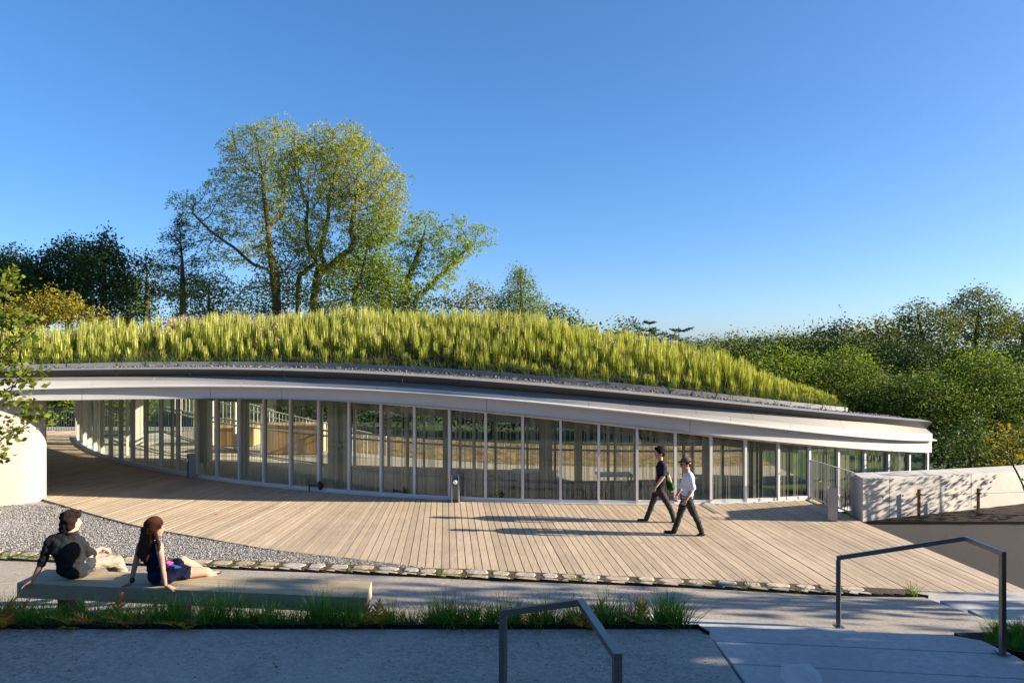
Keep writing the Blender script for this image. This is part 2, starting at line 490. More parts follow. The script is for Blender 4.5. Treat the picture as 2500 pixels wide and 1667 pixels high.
TZ = 0.70
EDGE_Y = 8.03
b = MB()
b.prism([(-16, -6), (2.27, -6), (2.27, EDGE_Y), (-16, EDGE_Y)], -0.5, TZ)
b.build('terrace', M['gravel_dark'], kind='structure')
deck_front = [at(*p) for p in [(100, 1216), (214, 1250), (343, 1284), (500, 1312), (654, 1339), (839, 1360), (1037, 1384), (1187, 1394), (1366, 1403), (1670, 1416), (2017, 1432)]]
df = spline([(p[0], p[1]) for p in deck_front], 60)
DF = [tuple(p) for p in df]
DF = DF + [(6.6, 11.25), (8.52, 11.2)]
edging = spline([(-18.5, 13.4), (-14, 13.05), at(0, 1364, 0.1)[:2], at(536, 1385, 0.1)[:2], at(839, 1396, 0.1)[:2], at(1187, 1412, 0.1)[:2], at(1670, 1430, 0.1)[:2], at(2044, 1449, 0.1)[:2], at(2265, 1453, 0.1)[:2]], 60)
def edging_y(x): return float(np.interp(x, edging[:, 0], edging[:, 1]))
def deckfront_y(x):
    return float(np.interp(x, [p[0] for p in DF], [p[1] for p in DF]))
# cobble strip outer line
cob = spline([(-18.5, 14.3), (-14, 13.9), at(0, 1343, 0.04)[:2], at(268, 1356, 0.04)[:2], at(464, 1364, 0.04)[:2], at(839, 1377, 0.04)[:2], at(1037, 1388, 0.04)[:2]], 40)
def cobble_y(x):
    a = float(np.interp(x, cob[:, 0], cob[:, 1]))
    return min(a, deckfront_y(x)-0.05) if x > -3.5 else a
xs = np.linspace(-18.5, 6.5, 70)
rows = []
for t in np.linspace(0, 1, 6):
    rows.append([(x, (8.3*(1-t)+(edging_y(x)-0.01)*t), 0.45*(1-t)+0.075*t) for x in xs])
sheet('path', rows, M['path'], kind='structure')
rows = [[(x, edging_y(x), 0.0) for x in xs], [(x, cobble_y(x)+0.03, -0.01) for x in xs]]
rows2 = [(x, max(deckfront_y(x) if x > -12.5 else 19.0, cobble_y(x)+0.06)+0.25, -0.05) for x in xs]
sheet('gravel_bed', rows+[rows2], M['gravel_light'], kind='structure')
sheet('kerb_bedding', [[(x, edging_y(x)+0.012, 0.046) for x in xs], [(x, cobble_y(x), 0.046) for x in xs]], M['roof_soil'], kind='structure')
sheet('asphalt_drive', [[(7.9, 11.0, -0.02), (60, 11.0, -0.02)], [(7.9, 15.7, -0.02), (60, 16.5, -0.02)]], M['asphalt'], kind='structure')
sheet('asphalt_drive', [[(10.4, -6, -0.02), (60, -6, -0.02)], [(10.4, 11.0, -0.021), (60, 11.0, -0.021)]], M['asphalt'], kind='structure')

# black steel edgings
b = MB()
for i in range(len(edging)-1):
    b.bar((edging[i][0], edging[i][1], 0.075), (edging[i+1][0], edging[i+1][1], 0.05), 0.022, 0.11)
b.build('path_edging', M['black_steel'], label='thin black steel edging between gravel path and kerb stones', cat='edging')
b = MB()
b.box(-16, 2.2, EDGE_Y, EDGE_Y+0.02, 0.3, TZ+0.052)
b.bar((2.2, EDGE_Y+0.01, TZ-0.02), (2.27, EDGE_Y-0.16, TZ-0.02), 0.02, 0.12)
b.build('bed_edging', M['black_steel'], label='black steel edging along the planting bed below the bench', cat='edging')

# planting bed soil
rows = []
for t in np.linspace(0, 1, 8):
    rows.append([(x, EDGE_Y+0.02+t*0.62, TZ-0.04-0.26*t+0.025*noise.noise(Vector((x*4, t*5, 0)))) for x in np.linspace(-16, 2.2, 120)])
sheet('planting_bed', rows, M['soil'], kind='structure')

# ------------------------------------------------------------------ concrete steps
steps = empty('concrete_steps', (3.8, 7.0, 0.46), label='wide concrete steps in shade beside the dark gravel terrace', cat='steps')
def slab(poly, z0, z1, name='tread'):
    bb = MB(); bb.prism(poly, z0, z1)
    return bevel(bb.build(name, M['concrete_step'], steps), 0.012, 2)
slab([(1.69, 9.12), (1.85, 8.60), (4.3, 8.10), (4.32, 8.60)], 0.1, 0.462)
slab([(2.28, 7.72), (2.24, 8.13), (5.05, 7.88), (5.32, 7.72), (5.40, 7.38)], 0.1, 0.70)
slab([(2.28, 7.69), (2.30, 7.15), (5.42, 6.78), (5.40, 7.35)], 0.1, 0.706)
slab([(2.30, 7.12), (2.30, 6.3), (5.42, 6.0), (5.42, 6.75)], 0.1, 0.714)
slab([(2.30, 6.28), (2.30, 4.9), (5.42, 4.9), (5.42, 5.98)], 0.1, 0.722)
for name, pts, m_, dz in (('repair_patch', [(1908, 1622), (1975, 1618), (2004, 1645), (2012, 1690), (1930, 1690), (1905, 1650)], 'concrete', 0.002), ('mortar_smear', [(1932, 1628), (1962, 1624), (1972, 1636), (1992, 1652), (1996, 1664), (1962, 1660), (1946, 1648), (1930, 1642)], 'pave_pale', 0.004)):
    q = [at(px, py, 0.714+dz) for px, py in pts]
    obj(name, mesh(name, q, [tuple(range(len(q)))[::-1]], M[m_]), steps)
lower = empty('concrete_steps', (8, 10, 0), label='sunlit lower concrete steps between gravel path and deck end', cat='steps')
ys = [11.17, 10.5, 9.86, 9.2, 8.5]
for i in range(4):
    bb = MB(); bb.prism([(6.56, ys[i]-0.025), (6.56, ys[i+1]), (10.4, ys[i+1]), (10.4, ys[i]-0.025)], -0.3, 0.03+0.11*i)
    bevel(bb.build('tread', M['concrete_step'], lower), 0.012, 2)
b = MB(); b.prism([(5.45, 8.42), (5.45, 4.9), (10.4, 4.9), (10.4, 8.48), (6.5, 8.44)], -0.3, 0.50)
b.build('side_bed', M['soil'], kind='structure')
b = MB()
b.bar((5.62, 7.62, 0.58), (6.6, 7.2, 0.60), 0.02, 0.1); b.bar((5.62, 7.62, 0.58), (5.45, 7.85, 0.57), 0.02, 0.1)
b.build('bed_edging', M['black_steel'], label='short black steel edging by the right handrail post', cat='edging')

# ------------------------------------------------------------------ deck of single boards
deck = empty('deck', (0, 15, 0), label='fan of weathered timber boards in front of the glass pavilion', cat='deck')
deck['kind'] = 'structure'
gl = []
for s in np.linspace(9.0, -31, 90):
    p, n = facade_curve(s); gl.append((p.x+n.x*-0.02, p.y+n.y*-0.02))
poly = DF[:] + [(8.25, 14.0), (8.06, 15.75), (8.02, 17.0), (8.0, 18.1)] + [q for q in gl if q[0] < 7.95]
poly += [(-24.5, 33.5), (-24.5, 23.4), (-15.2, 19.2), (-13.3, 18.35), (-12.75, 18.15)]
def clip(poly, a, c, n):
    """keep the side where (p-a).n >= 0"""
    out = []
    for i in range(len(poly)):
        p, q = poly[i], poly[(i+1) % len(poly)]
        dp = (p[0]-a[0])*n[0]+(p[1]-a[1])*n[1]; dq = (q[0]-a[0])*n[0]+(q[1]-a[1])*n[1]
        if dp >= 0: out.append(p)
        if dp*dq < 0:
            t = dp/(dp-dq); out.append((p[0]+t*(q[0]-p[0]), p[1]+t*(q[1]-p[1])))
    return out
def slope(x):
    t = min(1, max(0, (-1.5-x)/6.5)); t = t*t*(3-2*t)
    return -0.098*(1-t)+0.19*t
k = 0
x = 8.75
prev = None
lines = []
while x > -27:
    lines.append((x, slope(x))); x -= 0.149
for (x0, m0), (x1, m1) in zip(lines[:-1], lines[1:]):
    g = 0.007
    pl = clip(poly, (x0-g, 15), None, (-1, m0))
    if len(pl) < 3: continue
    pl = clip(pl, (x1+g, 15), None, (1, -m1))
    if len(pl) < 3: continue
    ar = abs(sum(pl[i][0]*pl[(i+1) % len(pl)][1]-pl[(i+1) % len(pl)][0]*pl[i][1] for i in range(len(pl))))/2
    if ar < 0.02: continue
    dz = random.uniform(-0.003, 0.003)
    bb = MB(); bb.prism(pl, -0.034, dz)
    bb.build('plank', M['deck'], deck); k += 1
print('planks', k)
b = MB(); b.prism([(p[0], p[1]) for p in poly], -0.40, -0.06)
b.build('subframe', M['dark'], deck)

# paved ground behind the pavilion
sheet('paving', [[(-26, 33.4, -0.012), (-8, 33.4, -0.012)], [(-26, 34.8, -0.012), (-8, 34.8, -0.012)]], M['pave_pale'], kind='structure')
bx = np.array([-16, -12, -7.5, -3.5, 0, 3, 6, 9.0]); b0 = np.array([32.0, 27.4, 23.9, 21.6, 20.3, 19.8, 19.8, 20.3]); b1 = np.array([35.5, 31.0, 27.2, 25.0, 23.7, 23.2, 23.2, 23.5])
sheet('garden_path', [[(x, y, -0.03) for x, y in zip(bx, b0)], [(x, y, -0.03) for x, y in zip(bx, b1)]], M['path'], kind='structure')
sheet('mulch_bank', [[(x, y, -0.025) for x, y in zip(bx, b1)], [(x, y+3.2, 0.25) for x, y in zip(bx, b1)]], M['mulch'], kind='structure')

# ------------------------------------------------------------------ pavilion
pav = empty('glass_pavilion', (0, 18, 0), label='curved glass pavilion with planted roof behind the deck', cat='building')

def band(name, A, B, m, joints, gap=0.006, thick=0.012):
    """ribbon between two edge lines, cut into panels at the given photo columns"""
    cuts = [-1e9]+list(joints)+[1e9]
    for a, c in zip(cuts[:-1], cuts[1:]):
        sa = 0.0 if a < -1e8 else float(np.interp(a, RPX, _sa))+gap
        sb = _sa[-1] if c > 1e8 else float(np.interp(c, RPX, _sa))-gap
        if sb-sa < 0.1: continue
        t = np.concatenate([[sa], _sa[(_sa > sa+0.05) & (_sa < sb-0.05)], [sb]])
        P = [np.stack([np.interp(t, _sa, L[:, i]) for i in range(3)], 1) for L in (A, B)]
        v, f = loft([P[1], P[0]])
        o = obj(name, mesh(name, v, f, m, smooth=True), pav)
J1 = [280, 460, 690, 980, 1120, 1390, 1800, 2000]
J2 = [375, 590, 830, 1010, 1255, 1540, 1700, 1840, 2060]
J3 = [225, 590, 920, 1090, 1437, 1620, 1782, 1928, 2135]
J4 = [200, 514, 688, 1188, 1684]
LCb = LC.copy()
cback = LC.copy(); cback[:, 0] -= NX*0.02; cback[:, 1] -= NY*0.02; cback[:, 2] -= 0.16
iend = int(np.searchsorted(RPX, 2224))
band('parapet_panel', L1, L2, M['parapet'], J1)
band('coping', LC, L1, M['cap'], J1, 0.003)
band('coping_upstand', cback, LC, M['cap'], [], 0.0)
band('ledge_panel', L2, L3, M['ledge'], J2, 0.004)
L4a = L4.copy(); L4a[:, 0] -= NX*0.13; L4a[:, 1] -= NY*0.13; L4a[:, 2] += 0.05
L4n = L4.copy(); L4n[:, 2] += 0.028
band('canopy_panel', L3, L4a, M['white_metal'], J3, 0.004)
band('canopy_lip', L4a, L4n, M['white_metal'], J2, 0.002)
band('lip_nose', L4n, L4, M['white_metal'], J2, 0.002)
L4i = L4.copy(); L4i[:, 0] -= NX*0.15; L4i[:, 1] -= NY*0.15; L4i[:, 2] += 0.012
band('lip_underside', L4, L4i, M['white_metal'], [], 0.0)
band('fascia_panel', L4i, L5, M['white_metal'], J4, 0.005)
L5b = L5.copy(); L5b[:, 0] += NX*0.035; L5b[:, 1] += NY*0.035
L5c = L5.copy(); L5c[:, 0] += NX*0.035; L5c[:, 1] += NY*0.035; L5c[:, 2] -= 0.014
band('drip_edge', L5, L5b, M['white_metal'], [], 0.0, 0.014)
# end closures at the right-hand tip
bb = MB()
e = [L1[-1], L2[-1], L3[-1], L4a[-1], L4i[-1], L5[-1]]
inn = [(p[0]-NX[-1]*1.6, p[1]-NY[-1]*1.6, p[2]) for p in (L5[-1], LC[-1])]
bb.add([tuple(p) for p in e]+inn, [(0, 1, 2, 3, 4, 5, 6, 7)])
bb.build('end_panel', M['white_metal'], pav)

# soffit: from the canopy edge back over passage and hall
sof = []
for off in (0.005, -0.5, -2.0, -5.0, -9.0, -15.0):
    q = L5.copy(); q[:, 0] += NX*off; q[:, 1] += NY*off; q[:, 2] += 0.01
    if off < -1:
        q[:, 1] = RY-off*np.clip(-NY, 0.8, 1); q[:, 0] = RX
        q[:, 2] = L5[:, 2]+0.012
        q[:, 1] = np.minimum(q[:, 1], np.interp(RX, [-30, -16.5, -12, -7.5, -3.5, 0, 2.5, 5, 8, 12], [36, 33.0, 28.0, 24.4, 22.1, 20.8, 20.3, 20.2, 20.5, 21.4]))
    sof.append(q)
v, f = loft(sof, True)
obj('soffit', mesh('soffit', v, f, M['soffit']), pav)

# roof: gravel margin, edging, soil
rise_px = np.array([(-100, 0.55, 5), (64, 0.66, 5), (266, 1.0, 5.2), (450, 1.02, 5.2), (638, 1.17, 5.2), (904, 1.25, 4.8), (1169, 1.39, 4.4), (1382, 1.2, 4.0), (1594, 1.07, 3.6), (1807, 0.84, 3.2), (1966, 0.58, 2.6), (2080, 0.48, 2.0), (2300, 0.3, 1.3)])
AR = np.interp(RPX, rise_px[:, 0], rise_px[:, 1]); VC = np.interp(RPX, rise_px[:, 0], rise_px[:, 2])
for _ in range(10):
    AR[1:-1] = 0.25*AR[:-2]+0.5*AR[1:-1]+0.25*AR[2:]; VC[1:-1] = 0.25*VC[:-2]+0.5*VC[1:-1]+0.25*VC[2:]
def roof_pt(s, v):
    """point on the planted roof, s along the edge, v metres in from the coping"""
    x = np.interp(s, _sa, RX); y = np.interp(s, _sa, RY); nx = np.interp(s, _sa, NX); ny = np.interp(s, _sa, NY)
    z = np.interp(s, _sa, LC[:, 2])-0.05
    a = np.interp(s, _sa, AR); vc = np.interp(s, _sa, VC)
    v = np.minimum(v, vc*1.3+0.6); u = np.clip((v-0.45)/vc, 0, None)
    z = z+a*np.where(u < 1, 1-(1-u)**2, 1-0.55*(u-1)**1.5)
    # inward direction blends to straight back so that the surface does not fold where the edge is concave
    ix, iy = -nx, -ny
    k = np.clip(v/4.0, 0, 1)*0.8
    ix = ix*(1-k); iy = iy*(1-k)+k
    return np.stack([x+ix*(v+0.3), y+iy*(v+0.3), z], -1)
s_end = float(np.interp(2135, RPX, _sa))
sv = np.linspace(0, _sa[-1]-0.15, 130)
vin = 0.62
rows = [roof_pt(sv, np.full_like(sv, v))-np.array([0, 0, 0.0]) for v in (0.0, 0.3, vin)]
v_, f_ = loft(rows)
obj('roof_gravel', mesh('roof_gravel', v_, f_, speckle('roof_pebbles', (0.02, 0.02, 0.02), (0.12, 0.115, 0.11), 16, 1.0, None, bump=1.0, bd=0.03)), pav)
s_soil = np.linspace(0, s_end, 120)
rows = [roof_pt(s_soil, np.full_like(s_soil, v)) for v in (vin, 0.9, 1.3, 1.8, 2.4, 3.0, 3.6, 4.2, 4.8, 5.4, 6.0)]
for r in rows[1:]:
    r[:, 2] += 0.03
v_, f_ = loft(rows)
obj('roof_soil', mesh('roof_soil', v_, f_, M['roof_soil'], smooth=True), pav)
b = MB()
for i in range(0, len(s_soil)-1):
    p, q = roof_pt(s_soil[i], vin), roof_pt(s_soil[i+1], vin)
    b.bar(p+np.array([0, 0, 0.05]), q+np.array([0, 0, 0.05]), 0.012, 0.13)
b.build('roof_edging', M['cap'], pav)

# ------------------------------------------------------------------ glass front: one window per bay
ks = [9.0-0.935*i for i in range(10)]
s = ks[-1]
while s > -27.0:
    s -= 0.978; ks.append(s)
def glass_top(s):
    p, n = facade_curve(s)
    px = 1250+p.x*F/p.y
    return soffit_z(px)-0.012
SILL = 0.10
for i in range(len(ks)-1):
    sb, sa_ = ks[i], ks[i+1]
    pa, na = facade_curve(sa_); pb, nb = facade_curve(sb)
    za, zb = glass_top(sa_), glass_top(sb)
    base = 0.0 if pb.x < 8.1 else -0.40
    d = (pb-pa).normalized(); n = Vector((d.y, -d.x, 0))
    bb = MB()
    zs = base+SILL/2
    bb.bar(pa+Vector((0, 0, zs))+d*0.032, pb+Vector((0, 0, zs))-d*0.032, 0.11, SILL)
    win = bb.build('window', M['frame'], pav)
    mm = MB(); mm.bar(pa+n*0.05+Vector((0, 0, base+0.014)), pb+n*0.05+Vector((0, 0, base+0.014)), 0.14, 0.022)
    mm.build('sill', M['frame'], win)
    mm = MB(); mm.bar(pa+Vector((0, 0, za-0.03))+d*0.032, pb+Vector((0, 0, zb-0.03))-d*0.032, 0.09, 0.06)
    mm.build('head_rail', M['frame'], win)
    mm = MB()
    mm.bar(pa+Vector((0, 0, base+0.0)), pa+Vector((0, 0, za)), 0.062, 0.13, up=tuple(n))
    mm.build('mullion', M['frame'], win)
    if i == 0:
        mm = MB(); mm.bar(pb+Vector((0, 0, base)), pb+Vector((0, 0, zb)), 0.07, 0.13, up=tuple(nb)); mm.build('mullion', M['frame'], win)
    a = pa+d*0.03-n*0.01; c = pb-d*0.03-n*0.01
    gv = [(a.x, a.y, base+SILL), (c.x, c.y, base+SILL), (c.x, c.y, zb-0.06), (a.x, a.y, za-0.06)]
    me = mesh('pane', gv, [(0, 1, 2, 3)], M['glass'] if i > 0 else M['glass_clear'], uv=[(0, 0), (1, 0), (1, 1), (0, 1)])
    obj('pane', me, win)
# narrow end wall at the tip
pb, nb = facade_curve(9.0)
q = pb-nb*1.2
bb = MB(); bb.bar(q+Vector((0, 0, -0.4)), q+Vector((0, 0, glass_top(9.0))), 0.07, 0.12); bb.build('mullion', M['frame'], pav)
obj('pane', mesh('pane', [(pb.x, pb.y, -0.3), (q.x, q.y, -0.3), (q.x, q.y, glass_top(9.0)-0.05), (pb.x, pb.y, glass_top(9.0)-0.05)], [(0, 1, 2, 3)], M['glass_clear'], uv=[(0, 0), (1, 0), (1, 1), (0, 1)]), pav)

# hall behind the glass: floor, rear glass wall, inner posts, columns
back = spline([(12.0, 21.2), (8.0, 20.1), (5.0, 19.8), (2.5, 19.9), (0, 20.4), (-3.5, 21.7), (-7.5, 24.0), (-12, 27.6), (-16.5, 32.6)], 26)
fp = [facade_curve(s)[0]-facade_curve(s)[1]*0.06 for s in np.linspace(4.55, -27, 50)]
b = MB(); b.prism([(p.x, p.y) for p in fp]+[(x, y) for x, y in back[::-1] if x < 8.1], -0.2, 0.001)
b.build('hall_floor', M['floor_in'], pav)
for i in range(len(back)-1):
    p, q = Vector((*back[i], 0)), Vector((*back[i+1], 0))
    zt = soffit_z(1250+p.x*F/p.y)
    bb = MB(); bb.bar(p, p+Vector((0, 0, zt)), 0.07, 0.12); bb.build('rear_post', M['frame_in'], pav)
    for zz in (0.05, 1.02, 1.2, zt-0.06):
        bb = MB(); bb.bar(p+Vector((0, 0, zz)), q+Vector((0, 0, zz)), 0.05, 0.055); bb.build('rear_rail', M['frame_in'], pav)
# slender posts and a head beam just behind the front glass
for i in range(1, len(ks)-2):
    pm, nm = facade_curve((ks[i]+ks[i+1])/2)
    p = pm-nm*random.uniform(0.5, 0.75)
    zt = glass_top(ks[i])-0.02
    if p.x > 7.6: continue
    if i % 2 == 0:
        mm = MB(); mm.bar(p, p+Vector((0, 0, zt)), 0.06, 0.09, up=tuple(nm)); mm.build('inner_post', M['frame_in'], pav)
    if i % 4 == 3 and i < 26:
        mm = MB(); q = pm-nm*1.3; mm.bar(q, q+Vector((0, 0, zt)), 0.22, 0.2, up=tuple(nm)); mm.build('column', M['column'], pav)
    if i % 7 == 5:
        mm = MB(); q = pm-nm*1.8; mm.bar(q, q+Vector((0, 0, zt)), 0.36, 0.36, up=tuple(nm)); mm.build('column', M['column'], pav)
for i in range(1, len(ks)-1):
    pa, na = facade_curve(ks[i+1]); pb, nb = facade_curve(ks[i])
    if pb.x > 8: continue
    bb = MB(); bb.bar(pa-na*0.45+Vector((0, 0, glass_top(ks[i+1])-0.22)), pb-nb*0.45+Vector((0, 0, glass_top(ks[i])-0.22)), 0.10, 0.17)
    bb.build('head_beam', M['column'], pav)

# rounded end of the wing at the left, under the canopy
pr = [tuple(q) for q in spline([(-19, 14.6), (-15.2, 16.0), (-13.9, 16.8), (-13.1, 17.42), (-12.68, 17.8), (-12.48, 18.2), (-12.62, 18.45), (-13.3, 18.8), (-15, 19.4), (-26, 23)], 60)]
pr += [(-26, 14.6)]
b = MB(); b.prism(pr, -0.3, lambda x, y: 2.69)
o = b.build('wing_wall', M['pier'], pav)

# far railing beyond the passage
fr = empty('railing', (-19, 33.2, 0), label='thin blue-grey picket railing seen at the end of the covered passage', cat='railing')
bb = MB(); bb.bar((-23.5, 33.2, 1.06), (-15.5, 33.2, 1.06), 0.03, 0.03); bb.bar((-23.5, 33.2, 0.1), (-15.5, 33.2, 0.1), 0.03, 0.03); bb.build('rail', M['picket_dark'], fr)
for i in range(64):
    x = -23.4+i*0.124
    bb = MB(); bb.bar((x, 33.2, 0.0), (x, 33.2, 1.05), 0.016, 0.016); bb.build('picket', M['picket_dark'], fr)
# ------------------------------------------------------------------ vegetation builders
RNG = np.random.default_rng(11)

def unit(v):
    return v/np.maximum(np.linalg.norm(v, axis=-1, keepdims=True), 1e-9)

def colonize(attr, nodes, parent, step=0.4, kill=0.8, infl=4.0, iters=220, up=0.1, jitter=0.15, rng=RNG, cap=9000):
    """space colonisation: grow a branch skeleton towards the attraction points"""
    N = np.array(nodes, float); parent = list(parent)
    kids = [[] for _ in parent]
    for i, p in enumerate(parent):
        if p >= 0: kids[p].append(i)
    d2 = ((attr[:, None]-N[None])**2).sum(-1)
    near = d2.argmin(1); dist = np.sqrt(d2.min(1))
    age = np.zeros(len(attr), int)
    alive = dist > kill
    for it in range(iters):
        act = alive & (dist < infl)
        if not act.any():
            if not alive.any() or infl > 60: break
            infl *= 1.5
            continue
        idx = near[act]
        dirs = unit(attr[act]-N[idx])*rng.uniform(0.2, 1.0, (act.sum(), 1))
        u, inv = np.unique(idx, return_inverse=True)
        sm = np.zeros((len(u), 3)); np.add.at(sm, inv, dirs)
        sm = unit(sm) + np.array([0, 0, up]) + rng.normal(0, jitter, sm.shape)
        cand = N[u]+unit(sm)*step
        good = np.array([all(((cand[i]-N[c])**2).sum() > (0.55*step)**2 for c in kids[u[i]]) and len(kids[u[i]]) < 4 for i in range(len(u))])
        age[act] += 1
        alive &= ~((age > 14) & (dist < infl))
        if not good.any(): continue
        new = cand[good]; up_ = u[good]
        b = len(N)
        for j, p in enumerate(up_):
            kids[p].append(b+j); kids.append([]); parent.append(int(p))
        N = np.vstack([N, new])
        d2 = ((attr[:, None]-new[None])**2).sum(-1)
        m = np.sqrt(d2.min(1)); w_ = d2.argmin(1)+b
        k = m < dist
        age[k] = 0
        dist = np.where(k, m, dist); near = np.where(k, w_, near)
        alive = alive & (dist > kill)
        if len(N) > cap: break
    return N, np.array(parent)

def radii(N, par, tip=0.012, e=2.3):
    n = len(N); r = np.zeros(n); cnt = np.zeros(n, int)
    acc = np.zeros(n)
    for i in range(n-1, -1, -1):
        r[i] = max(tip, max(acc[i], 0)**(1/e)) if acc[i] > 0 else tip
        if par[i] >= 0: acc[par[i]] += r[i]**e; cnt[par[i]] += 1
    return r, cnt

def skeleton_mesh(N, par, r, rmin=0.0, kmax=7):
    """tubes along the skeleton"""
    n = len(N); ch = [[] for _ in range(n)]
    for i, p in enumerate(par):
        if p >= 0: ch[p].append(i)
    V = []; Q = []
    stack = [i for i in range(n) if par[i] < 0]
    start = [(-1, i) for i in stack]
    while start:
        p, i = start.pop()
        chain = [p, i] if p >= 0 else [i]
        while ch[i]:
            c = sorted(ch[i], key=lambda a: -r[a])
            for o in c[1:]: start.append((i, o))
            i = c[0]; chain.append(i)
        if len(chain) < 2: continue
        rr = r[chain].copy()
        if p >= 0: rr[0] = rr[1]
        if rr.max() < rmin: continue
        P = N[chain]
        k = 3 if rr.max() < 0.03 else (5 if rr.max() < 0.12 else kmax)
        T = np.gradient(P, axis=0); T = unit(T)
        ref = np.array([0.0, 0, 1]) if abs(T[0][2]) < 0.9 else np.array([1.0, 0, 0])
        a = unit(np.cross(T[0], ref)); base = len(V)
        ang = np.arange(k)*2*PI/k; ca, sa = np.cos(ang), np.sin(ang)
        for j in range(len(P)):
            a = unit(a-T[j]*(a@T[j])); bvec = np.cross(T[j], a)
            V.extend(P[j]+rr[j]*(ca[:, None]*a+sa[:, None]*bvec))
        for j in range(len(P)-1):
            for q in range(k):
                Q.append((base+j*k+q, base+j*k+(q+1) % k, base+(j+1)*k+(q+1) % k, base+(j+1)*k+q))
    return np.array(V), np.array(Q)

def leaf_quads(C, size, rng, flat=0.5, aspect=0.5, droop=0.0, out=None, outw=0.0):
    """one folded diamond per centre, random direction; flat 0..1 biases the blades to the horizontal"""
    n = len(C)
    d = rng.normal(0, 1, (n, 3)); d[:, 2] *= (1-flat); d[:, 2] -= droop
    if out is not None: d = unit(d)+out*outw
    d = unit(d)
    u = rng.normal(0, 1, (n, 3)); u[:, 2] *= 0.5
    side = unit(np.cross(d, u)); nrm = np.cross(side, d)
    L = size*rng.uniform(0.6, 1.25, (n, 1)); W = L*aspect
    a = C-d*L*0.5; b_ = C+side*W*0.5+nrm*L*0.10; c = C+d*L*0.5; e = C-side*W*0.5+nrm*L*0.10
    V = np.stack([a, b_, c, e], 1).reshape(-1, 3)
    Q = np.arange(4*n).reshape(-1, 4)
    return V, Q

def crown_points(ells, dens, rng, shell=0.55):
    """attraction points inside a set of ellipsoids (cx,cy,cz,rx,ry,rz)"""
    out = []
    for e in ells:
        c, r = np.array(e[:3]), np.array(e[3:6])
        n = int(dens*r.prod()*4.19)+4
        p = unit(rng.normal(0, 1, (n, 3)))*(rng.uniform(0, 1, (n, 1))**(1/3.0)*(1-shell)+shell*rng.uniform(0.55, 1, (n, 1)))
        out.append(c+p*r)
    return np.vstack(out)

DK = 4.5
def make_tree(name, ells, trunks, leaf, bark, dens=1.0, step=0.4, kill=0.7, nleaf=7, spread=0.3, size=0.25, flat=0.5, aspect=0.5, droop=0.0,
              seed=1, tip=0.012, e=2.3, leaf_r=0.03, rmin=0.0, up=0.1, trunk_r=None, parent_loc=(0, 0, 0), infl=4.0, jitter=0.15, clump=0.0, spray=0, slen=0.4):
    """one tree: an Empty at the foot with children trunk and crown"""
    rng = np.random.default_rng(seed)
    dens, kill, step = dens*DK, kill*0.62, step*0.8
    attr = crown_points(ells, dens, rng)
    nodes = []; par = []
    for tr in trunks:
        pts = spline(tr['p'], tr.get('n', max(4, int(sum(np.linalg.norm(np.diff(np.array(tr['p'], float), axis=0), axis=1))/step)+1)))
        pj = tr.get('join')
        for i, p in enumerate(pts):
            if i == 0 and pj is not None:
                dd = ((np.array(nodes)-p)**2).sum(1); par.append(int(dd.argmin())); nodes.append(p); continue
            par.append(-1 if i == 0 else len(nodes)-1); nodes.append(p)
    N, P = colonize(attr, nodes, par, step, kill, infl, up=up, rng=rng, jitter=jitter)
    r, cnt = radii(N, P, tip, e)
    if trunk_r:
        r = r*(trunk_r/r.max())**np.clip(np.log(r/tip)/math.log(max(r.max(), tip*1.5)/tip), 0, 1.0)**2.2
    root = empty(name, parent_loc)
    V, Q = skeleton_mesh(N, P, r, rmin)
    obj('trunk', mesh('trunk', V, Q, bark, smooth=True), root)
    lf = np.where(r < leaf_r)[0]
    C = N[lf]
    C = np.repeat(C, nleaf, 0)+rng.normal(0, spread, (len(C)*nleaf, 3))
    if clump > 0:
        g = np.array([noise.noise(Vector(c*clump)) for c in N[lf]])
        keep = np.repeat(g > -0.12, nleaf); C = C[keep]
    if spray:
        k = len(C); d = rng.normal(0, 1, (k, 3)); d[:, 2] = d[:, 2]*0.4-0.45; d = unit(d)
        t_ = rng.uniform(0, 1, (k, spray, 1))
        C = (C[:, None]+d[:, None]*t_*slen+rng.normal(0, 0.035, (k, spray, 3))).reshape(-1, 3)
        V, Q = leaf_quads(C, size, rng, flat, aspect, droop, np.repeat(d, spray, 0), 1.2)
    else:
        V, Q = leaf_quads(C, size, rng, flat, aspect, droop)
    obj('crown', mesh('crown', V, Q, leaf), root)
    return root

